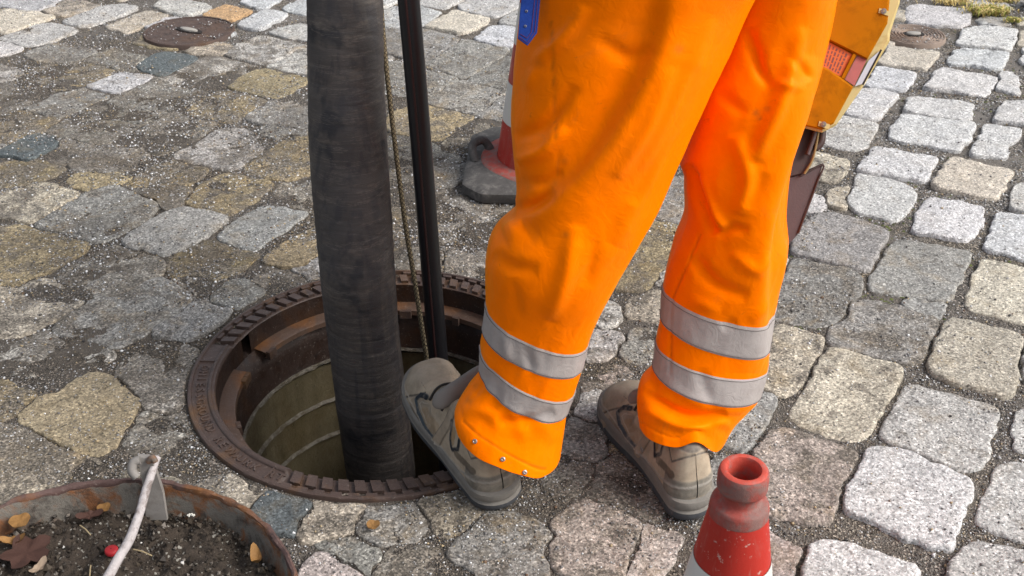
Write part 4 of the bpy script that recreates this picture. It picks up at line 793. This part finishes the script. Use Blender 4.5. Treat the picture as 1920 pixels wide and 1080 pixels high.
# ------------------------------------------------------------------ worker
person = tag(empty('person', (.13, 1.55, 0)), 'worker in orange high visibility trousers and brown work shoes standing at the open manhole', 'person')
def seg_dist(Q, pl, fade=False):
    """distance and signed side of pixel points Q to polyline pl"""
    pl = np.asarray(pl, float); best = np.full(len(Q), 1e9); sg = np.zeros(len(Q)); tt = np.zeros(len(Q))
    if fade: pl = catmull(pl, 14) if len(pl) > 2 else pl
    n_ = len(pl) - 1
    for i_, (a, b) in enumerate(zip(pl[:-1], pl[1:])):
        d = b - a; t = np.clip(((Q - a) @ d) / (d @ d), 0, 1); e = Q - (a + t[:, None] * d); r = np.hypot(e[:, 0], e[:, 1]); k = r < best
        best[k] = r[k]; tt[k] = (i_ + t[k]) / n_; sg[k] = np.sign(d[0] * e[k, 1] - d[1] * e[k, 0])
    if fade: return best, sg * best, np.sin(np.clip(tt, .001, .999) * math.pi) ** .7
    return best, sg * best
NR, NU = 300, 176
def cloth_leg(sec, folds, hem_fn, seed, inner=True):
    sec = np.array(sec, float); K = catmull(sec, NR); th = np.linspace(0, 2 * math.pi, NU, endpoint=False)
    Lp = np.array([at(k[0], k[1], k[4]) for k in K]); Rp = np.array([at(k[2], k[3], k[4]) for k in K]); C = (Lp + Rp) / 2; Lat = (Rp - Lp) / 2
    Dep = np.cross([0, 0, 1.], Lat); Dep /= np.linalg.norm(Dep, axis=1)[:, None]; c, s = np.cos(th), np.sin(th)
    V = C[:, None] + Lat[:, None] * (np.sign(c) * np.abs(c) ** .95)[None, :, None] + (Dep * K[:, 5:6])[:, None] * (np.sign(s) * np.abs(s) ** .95)[None, :, None]
    du = np.roll(V, -1, 1) - np.roll(V, 1, 1); dv = np.gradient(V, axis=0); N = np.cross(du, dv); N /= np.linalg.norm(N, axis=2)[..., None] + 1e-9
    if np.mean(np.sum(N * (V - C[:, None]), -1)) < 0: N = -N
    Q = project(V).reshape(-1, 2); face = sstep(.45, -.15, s)[None] * np.ones((NR, 1)); face = face.ravel(); D = np.zeros(NR * NU)
    for kind, w_, amp, pl in folds:
        r, sd_, fd = seg_dist(Q, pl, True); lowz = .6 if np.mean(np.array(pl)[:, 1]) > 700 else 1.0; ln_ = np.hypot(*(np.array(pl[-1]) - np.array(pl[0]))); fd = fd * lowz * (1.0 if ln_ > 110 else .55) if w_ > 4 else 1.0
        if kind == 'r': D += (2.1 if w_ > 4 else 1) * amp * fd * np.exp(-(r / w_) ** 2) * face
        elif kind == 's': D += 1.6 * amp * fd * np.tanh(sd_ / w_) * np.exp(-(r / (w_ * 5.5)) ** 2) * face
    Vf = V.reshape(-1, 3); U = np.stack([np.broadcast_to(np.cos(th), (NR, NU)) * .11, np.broadcast_to(np.sin(th), (NR, NU)) * .11, Vf[:, 2].reshape(NR, NU) * .55], -1).reshape(-1, 3)
    D += fbm(U, 7, 2, seed) * .0045 + (1 - np.abs(fbm(U + .02 * np.stack([vn(Vf, 10, seed + 3)] * 3, -1), 15, 3, seed + 1)) * 2) * .0020 + fbm(U, 60, 2, seed + 2) * .0007
    Vf = Vf + N.reshape(-1, 3) * D[:, None]; V = Vf.reshape(NR, NU, 3)
    Q = project(V); fade = sstep(.90, 1.0, np.linspace(0, 1, NR))[:, None]; dz = hem_fn(Q[..., 0]) * sstep(.5, -.1, s)[None]
    V[..., 2] -= dz * fade / (FPX / 1.9 * .83)
    return V, N
fL = [('s', 13, .0115, [(985, 402), (1060, 348), (1125, 272), (1182, 180), (1228, 80), (1250, -40)]),
      ('r', 12, -.012, [(968, 392), (1000, 386), (1040, 362)]), ('r', 22, .008, [(945, 440), (985, 425)]), ('r', 14, -.006, [(925, 475), (960, 500), (1010, 505)]),
      ('r', 20, .006, [(1335, 30), (1262, 200), (1200, 360), (1152, 460)]), ('r', 13, .004, [(1255, 120), (1205, 240), (1150, 330)]), ('r', 12, -.004, [(1305, 120), (1235, 270), (1180, 380)]),
      ('r', 2.2, -.0016, [(1034, 40), (1040, 200), (1047, 330)]), ('r', 14, -.005, [(1120, 70), (1180, 110), (1220, 90)]), ('r', 12, .004, [(1000, 120), (1060, 70), (1100, 10)]),
      ('r', 12, -.005, [(965, 260), (1020, 235), (1080, 160)]), ('r', 12, .005, [(965, 300), (1015, 285), (1060, 240)]), ('r', 11, -.005, [(970, 335), (1010, 345), (1050, 325)]),
      ('r', 10, .004, [(1010, 120), (990, 170)]), ('r', 16, .005, [(1080, 420), (1060, 520), (1030, 600)]), ('r', 12, -.004, [(1120, 450), (1095, 540)]), ('r', 10, -.003, [(960, 520), (975, 600)]),
      ('r', 11, -.007, [(918, 690), (930, 735), (920, 770)]), ('r', 13, .006, [(868, 775), (905, 770), (945, 800)]), ('r', 11, -.006, [(930, 790), (985, 790), (1040, 770)]), ('r', 12, .005, [(955, 755), (985, 830)]),
      ('r', 9, -.005, [(890, 740), (905, 720), (912, 700)]), ('r', 14, .004, [(1000, 770), (1040, 830)]), ('r', 2.0, -.0014, [(869, 790), (895, 815), (945, 848), (990, 870), (1022, 878)]), ('r', 9, -.004, [(985, 650), (1000, 700)]), ('r', 10, .004, [(950, 620), (955, 680)])]
fR = [('r', 11, -.010, [(1288, 310), (1316, 372), (1344, 440)]), ('r', 10, .006, [(1305, 330), (1335, 395), (1362, 430)]), ('r', 9, -.006, [(1345, 440), (1375, 425), (1400, 430)]),
      ('r', 2.2, -.0018, [(1314, 440), (1288, 500), (1262, 560), (1258, 700)]), ('r', 13, .007, [(1505, 50), (1462, 180), (1432, 250), (1412, 300)]), ('r', 12, -.006, [(1400, 50), (1425, 125), (1450, 160)]),
      ('r', 9, .005, [(1428, 110), (1448, 150), (1500, 165)]), ('r', 12, -.005, [(1345, 170), (1400, 215)]), ('r', 12, -.005, [(1430, 320), (1395, 385)]), ('r', 9, -.006, [(1478, 100), (1502, 132), (1508, 150)]),
      ('s', 12, .0135, [(1545, 110), (1520, 200), (1478, 320), (1450, 430), (1440, 540), (1436, 700)]), ('r', 14, .005, [(1380, 250), (1400, 330), (1385, 400)]), ('r', 12, .005, [(1370, 470), (1410, 500), (1440, 480)]),
      ('r', 12, -.005, [(1300, 480), (1340, 530), (1400, 550)]), ('r', 12, .004, [(1290, 560), (1350, 580)]), ('r', 9, -.008, [(1208, 735), (1290, 780), (1362, 772)]), ('r', 10, .007, [(1205, 765), (1290, 803), (1368, 790)]),
      ('r', 12, -.006, [(1312, 690), (1325, 735), (1345, 765)]), ('r', 10, .005, [(1250, 715), (1300, 750), (1350, 750)]), ('r', 8, -.005, [(1300, 815), (1335, 800), (1366, 806)]), ('r', 2.0, -.0014, [(1203, 793), (1265, 822), (1310, 812)]),
      ('r', 10, -.004, [(1225, 700), (1232, 745)]), ('r', 12, .004, [(1400, 600), (1440, 560)]), ('r', 10, -.004, [(1350, 610), (1380, 600)])]
SL = [(1040, -330, 1600, -330, 1.58, .15), (1010, -200, 1530, -200, 1.60, .15), (988, -80, 1450, -80, 1.64, .14), (980, 0, 1404, 5, 1.67, .13), (970, 75, 1372, 80, 1.69, .125), (964, 150, 1336, 155, 1.71, .12), (958, 225, 1300, 235, 1.73, .115), (962, 295, 1266, 315, 1.745, .105),
      (966, 365, 1232, 390, 1.76, .10), (962, 396, 1210, 432, 1.765, .098), (926, 430, 1184, 478, 1.775, .095), (915, 468, 1152, 538, 1.79, .088), (914, 512, 1124, 595, 1.81, .076), (916, 560, 1103, 645, 1.83, .068), (911, 612, 1090, 692, 1.85, .064), (907, 641, 1076, 737, 1.865, .062),
      (905, 690, 1061, 776, 1.88, .060), (878, 728, 1056, 808, 1.89, .062), (857, 765, 1052, 836, 1.895, .070), (861, 796, 1048, 862, 1.895, .072)]
SR = [(1120, -330, 1640, -330, 1.66, .15), (1240, -200, 1615, -200, 1.68, .14), (1330, -80, 1574, -80, 1.72, .13), (1330, 0, 1559, 0, 1.75, .12), (1318, 80, 1543, 80, 1.77, .11), (1304, 150, 1528, 155, 1.78, .105), (1290, 225, 1512, 232, 1.795, .10), (1274, 292, 1499, 310, 1.81, .095),
      (1281, 340, 1492, 358, 1.82, .09), (1283, 400, 1487, 418, 1.835, .085), (1262, 462, 1488, 478, 1.85, .08), (1246, 535, 1462, 580, 1.875, .074), (1241, 592, 1446, 647, 1.89, .070), (1233, 638, 1438, 683, 1.90, .068), (1227, 688, 1422, 737, 1.91, .066), (1206, 712, 1406, 757, 1.915, .062), (1198, 745, 1382, 780, 1.915, .062), (1201, 798, 1362, 800, 1.915, .060)]
hemL = lambda x: 6 * np.exp(-((x - 1010) / 22) ** 2) - 3 * np.exp(-((x - 930) / 25) ** 2)
hemR = lambda x: -13 * np.exp(-((x - 1302) / 22) ** 2) + 16 * np.exp(-((x - 1348) / 20) ** 2)
VL, NL = cloth_leg(SL, fL, hemL, 200); VR, NRm = cloth_leg(SR, fR, hemR, 230)
mb = MB()
for V in (VL, VR):
    cen = V.mean(1, keepdims=True); lo = V[-1:]; inn = lo + (cen[-1:] - lo) * .05 + [0, 0, .002]; up = lo + (cen[-1:] - lo) * .30 + [0, 0, .02]; W = np.concatenate([V, inn, up])
    mb.add(W, grid_faces(len(W), NU, wrap_v=True, flip=True) + [list(range(NU))])
Vt = np.concatenate(mb.V); Q = project(Vt); C = np.tile(np.array([1.0, .18, .0]), (len(Vt), 1))
def smudge(px, py, r, a, c=(.22, .08, .02)):
    global C; d = np.hypot(Q[:, 0] - px, Q[:, 1] - py); k = (np.exp(-(d / r) ** 2) * a * (.5 + .5 * sstep(-.3, .5, fbm(Vt, 70, 3, 260))))[:, None]; C = C * (1 - k) + np.array(c) * k
for s in ((1418, 212, 6, .7), (1438, 205, 6, .7), (1424, 222, 4, .6), (1274, 92, 9, .5), (1085, 75, 45, .16), (1060, 300, 8, .35), (1040, 345, 10, .4), (985, 345, 14, .5), (975, 380, 10, .4), (880, 752, 6, .7), (893, 722, 8, .4), (1180, 60, 40, .12), (1010, 120, 10, .35), (1170, 300, 60, .10), (930, 480, 10, .3), (1060, 440, 6, .4), (1475, 150, 8, .2), (1345, 640, 6, .4)): smudge(*s)
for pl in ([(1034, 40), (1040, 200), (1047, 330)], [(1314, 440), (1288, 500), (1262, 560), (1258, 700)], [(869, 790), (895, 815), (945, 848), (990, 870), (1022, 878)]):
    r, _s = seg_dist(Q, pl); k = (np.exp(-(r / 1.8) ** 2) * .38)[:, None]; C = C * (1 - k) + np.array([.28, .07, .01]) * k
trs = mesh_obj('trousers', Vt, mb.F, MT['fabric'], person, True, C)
def band(V, N, sec_n, i0, i1, name='reflective_band', mt='tape', off=.0016, u0=0, u1=None):
    r0, r1 = i0 / (sec_n - 1) * (NR - 1), i1 / (sec_n - 1) * (NR - 1); rows = np.linspace(r0, r1, 14); f = np.floor(rows).astype(int); t = (rows - f)[:, None, None]
    W = V[f] * (1 - t) + V[f + 1] * t; n_ = N[f]; e = np.array([0.0002] + [off] * 12 + [0.0002])[:, None, None]; W = W + n_ * e
    bo = mesh_obj(name, W.reshape(-1, 3), grid_faces(14, NU, wrap_v=True, flip=True), MT[mt], person)
    for k in (1, 12):
        q = W[k] + N[f[k]] * .0004; V_, F_ = tube(np.r_[q, q[:1]], .00055, 4, False); mesh_obj('seam', V_, F_, MT['seam'], bo)
    return bo
band(VL, NL, len(SL), 13, 14); band(VL, NL, len(SL), 15, 16); band(VR, NRm, len(SR), 11, 12); band(VR, NRm, len(SR), 13, 14)
# snaps along the left hem
for px, py in ((890, 827), (942, 861), (983, 885)):
    Qf = project(VL[:, NU // 2:]).reshape(-1, 2); k = np.argmin(np.hypot(*(Qf - [px, py]).T)); p = VL[:, NU // 2:].reshape(-1, 3)[k]; nn = NL[:, NU // 2:].reshape(-1, 3)[k]
    V, F = lathe([(.0040, -.001), (.0040, .0006), (.0034, .0011), (.0022, .0013), (.0016, .0006), (.001, .0004)], (0, 0, 0), 20); V = V.reshape(-1, 3); Rm = np.array(Vector(nn).to_track_quat('Z', 'Y').to_matrix()); mesh_obj('snap', V @ Rm.T + p + nn * .0022, F, MT['snap'], person)
# blue tool pocket
d = 1.575; pk = [at(x, y, d) for x, y in ((978, -60), (1016, -60), (1013, 0), (1007, 62), (989, 86), (971, 73), (974, 30), (977, 0))]
V, F = prism(pk, ray(990, 20) * .010, .001); pocket = mesh_obj('tool_pocket', V, F, MT['blue'], person)
for o_ in (3.0, 9.0):
    c_ = np.mean([(990, 20)], axis=0); pts = [(1014 - o_, -60), (1011.5 - o_, 0), (1005.5 - o_, 60), (989 - o_ * .1, 85 - o_ * 1.5), (972.5 + o_ * .35, 72 - o_ * .9)]
    V, F = tube([at(x, y, d - .0006) for x, y in pts], .00045, 5); mesh_obj('stitching', V, F, MT['stitch'], pocket)
for px, py in ((987, 21), (985, 49)):
    q = at(px, py, d - .001); V, F = lathe([(.0020, 0), (.0016, .0008), (.001, .0010)], (0, 0, 0), 14); V = V.reshape(-1, 3); Rm = np.array(Vector(-ray(px, py)).to_track_quat('Z', 'Y').to_matrix()); mesh_obj('stud', V @ Rm.T + q, F, MT['grey'], pocket)

# ------------------------------------------------------------------ shoes (local: x sideways, y from heel to toe, z up)
SS = np.array([  # s, width, height, top pinch
    (0.000, .078, .105, .0), (.004, .079, .118, .0), (.012, .080, .120, .03), (.025, .081, .123, .08), (.045, .082, .124, .14), (.07, .083, .124, .18), (.095, .084, .124, .20), (.12, .085, .120, .24), (.145, .088, .110, .30),
    (.17, .095, .096, .30), (.195, .102, .086, .26), (.22, .106, .080, .16), (.245, .104, .078, .06), (.268, .104, .074, .0), (.288, .102, .064, .0), (.302, .100, .050, .0), (.309, .100, .040, .0)])
TAUPE, DARK, BLUEG, LIGHT, OCH = (.35, .285, .21), (.024, .027, .032), (.055, .068, .078), (.235, .205, .165), (.25, .165, .085)
def make_shoe(M4, mirror=1, scale=1.0, cols=None, label=None, full=True):
    sh = mesh = None; ns, na = 260, 170; s = np.linspace(0, .309, ns); s = .309 * (1 - np.cos(np.linspace(0, math.pi, ns))) / 2 * .5 + s * .5
    w_, h_, p_ = (np.interp(s, SS[:, 0], SS[:, k]) for k in (1, 2, 3)); k_ = np.ones(9) / 9
    w_, h_, p_ = (np.convolve(np.pad(x, 4, 'edge'), k_, 'valid') for x in (w_, h_, p_)); w_ = w_ * np.sqrt(np.clip(1 - np.clip(1 - s / .036, 0, 1) ** 2.2, .0004, 1)) * np.sqrt(np.clip(1 - np.clip((s - .249) / .060, 0, 1) ** 2.3, .0004, 1))
    ph = np.linspace(0, math.pi, na); t = np.sin(ph) ** .8; z = h_[:, None] * t; x = w_[:, None] / 2 * (np.sign(np.cos(ph)) * np.abs(np.cos(ph)) ** .62) * (1 - p_[:, None] * sstep(.15, .9, t))
    bend = .010 * np.sin(s / .309 * math.pi * .9) * mirror; Y = np.broadcast_to(s[:, None], x.shape).copy(); Y -= (.016 * sstep(.3, 1, t)[None] * sstep(.06, 0, s)[:, None] * -1)
    ax = np.abs(x) / (w_[:, None] / 2 + 1e-6); z = z + .012; tn = (z - .012) / .15
    C = np.tile(np.array(TAUPE), (ns, na, 1)); D = np.zeros((ns, na)); pts = np.stack([Y.ravel(), z.ravel()], -1)
    side = (ax > .25).ravel()
    def stroke(pl, wd, col, amp=.0, a=1.0, only=None):
        nonlocal C, D
        r, _s = seg_dist(pts, pl); k = np.clip((wd - r) / .0012 + .5, 0, 1) * a * (side if only is None else only); k = k.reshape(ns, na); C = C * (1 - k[..., None]) + np.array(col) * k[..., None]; D = D + amp * k
    def patch(mask, col, a=1.0, amp=0): 
        nonlocal C, D
        k = mask * a; C = C * (1 - k[..., None]) + np.array(col) * k[..., None]; D = D + amp * k
    patch(sstep(.052, .046, Y) * sstep(.075, .070, z), (.17, .155, .13), 1, .0012)                     # heel counter
    patch(sstep(.120, .124, z + 0 * Y) * sstep(.11, .10, Y), (.17, .15, .13), .9, -.001)                # collar
    patch(sstep(.045, .040, z + .035 * np.sin(Y * 24)), (.21, .175, .135), .8, .0010)                     # lower band
    patch(sstep(.245, .250, Y + .10 * (ax - .6) * 0 + .02 * (z / .08)), (.29, .24, .18), 1, .0012)      # toe cap
    stroke([(.262, .034), (.246, .052), (.228, .068), (.214, .082)], .0016, (.10, .085, .07), -.0012)
    stroke([(.190, .058), (.165, .056), (.150, .060)], .012, OCH, 0, .45)
    stroke([(.200, .084), (.219, .075), (.224, .062), (.208, .049), (.178, .043), (.150, .040)], .0040, BLUEG, .0012)
    stroke([(.200, .084), (.219, .075), (.222, .068)], .0036, DARK, .0012)
    stroke([(.194, .076), (.209, .069), (.212, .062), (.200, .056), (.176, .050)], .0009, (.33, .29, .24), .0008)
    stroke([(.142, .036), (.134, .060), (.124, .090), (.120, .122)], .0105, (.28, .225, .165), .0022)
    stroke([(.152, .036), (.144, .060), (.134, .092), (.130, .118)], .0010, (.10, .085, .065), -.0008); stroke([(.132, .036), (.124, .060), (.114, .090), (.109, .122)], .0010, (.10, .085, .065), -.0008)
    stroke([(.100, .100), (.098, .080)], .0075, OCH, .0, .9)
    stroke([(.110, .112), (.104, .082), (.092, .066), (.078, .080), (.080, .098)], .0036, DARK, .0010)
    stroke([(.0, .062), (.03, .058), (.06, .047), (.10, .044), (.14, .036)], .0022, (.27, .25, .22), .0018)
    stroke([(.015, .120), (.040, .094), (.066, .106), (.085, .135)], .0016, (.12, .105, .09), -.0010)
    stroke([(.140, .037), (.18, .038), (.22, .046), (.25, .050), (.29, .046)], .0016, (.30, .265, .22), .0014)
    stroke([(.030, .076), (.055, .072), (.08, .066)], .0070, (.075, .058, .044), 0, .75)
    top = (ax < .5).ravel(); stroke([(.20, .085), (.235, .085)], .0010, (.07, .06, .05), -.001, 1, top)
    pos = np.stack([x + bend[:, None], Y, z], -1); nrm = np.stack([x * 6, np.zeros_like(x), z - .03], -1); nrm /= np.linalg.norm(nrm, axis=-1)[..., None] + 1e-9
    D = D + fbm(pos, 40, 3, 300) * .0016 + .0022 * np.sin(Y * 260 + 8 * x) * sstep(.15, .17, Y) * sstep(.22, .20, Y) * sstep(.05, .08, z); pos = pos + nrm * D[..., None]; C = np.clip(C * (1 + .12 * fbm(pos, 60, 3, 301))[..., None], 0, 1)
    tr = lambda P: (np.asarray(P).reshape(-1, 3) * scale) @ M4[:3, :3].T + M4[:3, 3]
    o = tr([0, .15, 0])[0]
    if cols is not None: C = C.mean(-1, keepdims=True) * np.array(cols) / .13
    sh = mesh_obj('shoe', tr(pos), grid_faces(ns, na, flip=True), MT['shoe'], person if label is None else None, True, C.reshape(-1, 3), origin=o)
    # sole: outline offset, several levels
    so = (1 - np.cos(np.linspace(0, math.pi, 60))) / 2; Lx = np.interp(so * .309, s, w_) / 2; yy = so * .309; bb = np.interp(yy, s, bend); out = np.concatenate([np.stack([Lx + bb, yy], -1), np.stack([-Lx[::-1] + bb[::-1], yy[::-1]], -1)])
    c_ = np.array([0, .155]); out = catmull(np.r_[out, out[:1]], 181)[:-1]; lev = [(.99, .040), (1.05, .037), (1.065, .028), (1.04, .0195), (1.07, .0165)]; lev2 = [(1.065, .0160), (1.075, .010), (1.05, .0015), (.98, 0), (.5, 0)]
    waist = lambda yv: .006 * np.exp(-((yv - .115) / .022) ** 2)
    for nm, lv, mt in (('midsole', lev, 'sole'), ('outsole', lev2, 'solelow')):
        R3 = []
        for q, zq in lv:
            p = c_ + (out - c_) * q; tre = .0012 * (np.sin(out[:, 1] * 700) > 0) * (nm == 'outsole'); zz_ = zq + (waist(p[:, 1]) if zq < .006 else 0) + .010 * sstep(.25, .31, p[:, 1]); p = p - (out - c_) * 0 ; R3.append(np.c_[p * (1 - tre[:, None]), zz_])
        R3 = np.array(R3); mesh_obj(nm, tr(R3), grid_faces(len(lv), 180, wrap_v=True, flip=True) + ([[(len(lv) - 1) * 180 + i for i in range(180)]] if nm == 'outsole' else []), MT[mt], sh)
    if full:
        for k in range(4):
            y0 = .140 + k * .017; zt = np.interp(y0, s, h_) + .0145; V, F = tube(tr(catmull([(-.030, y0, zt - .016), (-.016, y0 + .004, zt - .001), (0, y0 + .006, zt + .002), (.016, y0 + .002, zt - .001), (.030, y0, zt - .016)], 14) + [np.interp(y0, s, bend), 0, 0]), .0024, 7); mesh_obj('lace', V, F, MT['lace'], sh)
        V, F = lathe([(.0042, 0), (.004, .0018), (.0018, .0020), (.001, .0005)], (0, 0, 0), 16); V = V.reshape(-1, 3) @ np.array([[0, 0, -1], [0, 1, 0], [1, 0, 0]], float).T + [-.0435 + .003, .118, .062]; mesh_obj('eyelet', tr(V), F, MT['snap'], sh)
    return sh
def shoe_matrix(heel, toe, pitch=0.0, roll=0.0, z0=0.0):
    a = math.atan2(-(toe[0] - heel[0]), toe[1] - heel[1]); return np.array(Matrix.Translation((heel[0], heel[1], z0)) @ Matrix.Rotation(a, 4, 'Z') @ Matrix.Rotation(pitch, 4, 'X') @ Matrix.Rotation(roll, 4, 'Y'))
shR = make_shoe(shoe_matrix((.312, 1.425), (.204, 1.70), 0, 0, .003), 1, 1.04); shR['label'] = 'right shoe, flat on the cobbles'
shL = make_shoe(shoe_matrix((-.014, 1.452), (-.150, 1.71), math.radians(9), math.radians(-6), .006), -1, 1.06); shL['label'] = 'left shoe, its toe out over the manhole'
# tongues and socks/ankles under the cloth
def tongue(sh, pts, rad, mt='collar'):
    P = catmull([at(*p) for p in pts], 26); T, S, B = frames(P); A = np.linspace(0, 2 * math.pi, 18, endpoint=False); k = np.linspace(0, 1, 26); R = rad * np.sqrt(np.clip(1 - (1 - np.clip(k * 3.0, 0, 1)) ** 2, .02, 1))
    V = P[:, None] + R[:, None, None] * (np.cos(A)[None, :, None] * np.array([.15, .45, .9]) + .55 * np.sin(A)[None, :, None] * np.array([.5, -.8, .1])); V += (fbm(V, 50, 3, 320) * .001)[..., None]
    mesh_obj('tongue', V.reshape(-1, 3), grid_faces(26, 18, wrap_v=True) + [list(range(18))], MT[mt], sh)
tongue(shL, ((811, 752, 1.935), (832, 746, 1.935), (858, 730, 1.945), (885, 712, 1.96), (910, 700, 1.98)), .020)
tongue(shR, ((1178, 748, 1.955), (1195, 742, 1.955), (1222, 735, 1.955), (1260, 725, 1.96)), .013)
g = ground(1935, 22); bo = make_shoe(np.array(Matrix.Translation((g[0] + .30, g[1] - .03, .0)) @ Matrix.Rotation(math.radians(74), 4, 'Z')) @ np.diag([1, 1, 1, 1.]), 1, 1.0, (.20, .22, .26), 'x', False)
tag(bo, 'blue grey toe of a shoe at the upper right edge beside the grass', 'shoe'); bo.name = 'shoe_toe'

# ------------------------------------------------------------------ yellow case with stickers, and leather pouch
D0 = 1.80; away = ray(1600, 120) / np.linalg.norm(ray(1600, 120)); W = lambda pl, d: [at(x, y, d) for x, y in pl]
case = tag(empty('equipment_case', at(1600, 100, D0 + .03).tolist()), 'amber yellow plastic case with orange and pink stickers hanging behind the right trouser leg', 'case')
V, F = prism(W([(1490, -190), (1672, -190), (1692, -120), (1691, -30), (1687, 6), (1669, 62), (1668, 78), (1642, 122), (1616, 166), (1567, 236), (1541, 249), (1490, 236)], D0), away * .055, .004); mesh_obj('rim', V, F, MT['cream'], case, False)
V, F = prism(W([(1490, -180), (1652, -180), (1668, -110), (1668, 2), (1664, 44), (1626, 112), (1602, 100), (1490, 44)], D0 - .010), away * .016, .003); mesh_obj('upper_panel', V, F, MT['amber'], case, False)
V, F = prism(W([(1490, 100), (1552, 129), (1578, 146), (1600, 163), (1563, 232), (1541, 244), (1490, 232)], D0 - .010), away * .016, .003); mesh_obj('lower_panel', V, F, MT['amber'], case, False)
V, F = prism(W([(1490, 44), (1602, 100), (1580, 148), (1490, 101)], D0 - .0025), away * .01); mesh_obj('recess_floor', V, F, MT['amber'], case, False)
V, F = prism(W([(1600, 100), (1606, 103), (1583, 149), (1577, 146)], D0 - .008), away * .01, .0008); mesh_obj('divider', V, F, MT['amber'], case, False)
V, F = prism(W([(1525, 63), (1598, 102), (1577, 144), (1518, 112)], D0 - .0042), away * .001); lab = mesh_obj('orange_sticker', V, F, MT['orangelab'], case, False)
for k in range(6):
    f_ = .12 + k * .085; a_ = np.array([1598, 102]) * (1 - f_) + np.array([1525, 63]) * f_; b_ = np.array([1577, 144]) * (1 - f_) + np.array([1518, 112]) * f_
    t = .08
    while t < .92:
        l_ = random.uniform(.08, .24); p0 = a_ + (b_ - a_) * t; p1 = a_ + (b_ - a_) * min(.93, t + l_); u = np.array([1.1, .6]) * (1.3 if k in (0, 3) else .9)
        V, F = prism(W([p0 - u, p1 - u, p1 + u, p0 + u], D0 - .0046), away * .0004); mesh_obj('print_mark', V, F, MT['print_'], lab, False); t += l_ + .06
V, F = prism(W([(1607, 104), (1625, 112), (1602, 161), (1584, 149)], D0 - .0042), away * .001); mesh_obj('pink_sticker', V, F, MT['pinklab'], case, False)
V, F = prism(W([(1629, 113), (1651, 94), (1617, 157), (1603, 162)], D0 - .0048), away * .001); mesh_obj('painted_sheen', V, F, MT['greysheen'], case, False)  # grey sheen on the case, painted as a thin pale patch
V, F = prism(W([(1651, 92), (1654, 94), (1619, 160), (1616, 158)], D0 - .0050), away * .001); mesh_obj('groove', V, F, MT['dkhole'], case, False)
for px, py in ((1658, 21), (1545, 233)):
    V, F = prism(W([(px - 9, py - 6), (px + 12, py + 1), (px + 9, py + 9), (px - 11, py + 3)], D0 - .0115), away * .002); mesh_obj('screw_recess', V, F, MT['cream'], case, False)
    q = at(px - 1, py, D0 - .013); V, F = lathe([(.0045, 0), (.0042, .002), (.001, .0024)], (0, 0, 0), 16); Rm = np.array(Vector(-away).to_track_quat('Z', 'Y').to_matrix()); mesh_obj('screw', V.reshape(-1, 3) @ Rm.T + q, F, MT['snap'], case)
pouch = tag(empty('leather_pouch', at(1515, 300, 1.86).tolist()), 'dark brown leather strap and pouch flap hanging under the yellow case', 'pouch')
V, F = prism(W([(1480, 140), (1549, 140), (1546, 190), (1537, 222), (1531, 262), (1521, 300), (1507, 326), (1480, 332)], 1.86), away * .014, .002); mesh_obj('strap', V, F, MT['leather'], pouch, False)
V, F = tube(catmull(W([(1551, 130), (1548, 190), (1537, 225), (1532, 262), (1523, 300), (1508, 326)], 1.855), 30), .0022, 8); mesh_obj('edge_piping', V, F, MT['tan'], pouch)
V, F = tube(catmull(W([(1540, 170), (1534, 210), (1527, 250), (1514, 290)], 1.852), 20), .0042, 8); mesh_obj('cord', V, F, MT['leather2'], pouch)
V, F = tube(catmull(W([(1542, 225), (1541, 250), (1538, 268), (1528, 278)], 1.862), 12), .007, 8); mesh_obj('strap_end', V, F, MT['leather'], pouch)
V, F = lathe([(.006, 0), (.005, .003), (.001, .004)], (0, 0, 0), 16); Rm = np.array(Vector(-away).to_track_quat('Z', 'Y').to_matrix()); mesh_obj('rivet', V.reshape(-1, 3) @ Rm.T + at(1534, 184, 1.851), F, MT['snap'], pouch)
V, F = prism(W([(1470, 334), (1508, 322), (1543, 307), (1535, 335), (1514, 390), (1497, 438), (1470, 470)], 1.865), away * .02, .003); mesh_obj('flap', V, F, MT['leather2'], pouch, False)
V, F = tube(catmull(W([(1500, 330), (1543, 309), (1534, 338), (1514, 392), (1497, 438)], 1.863), 24), .0018, 6); mesh_obj('flap_edge', V, F, MT['leather'], pouch)
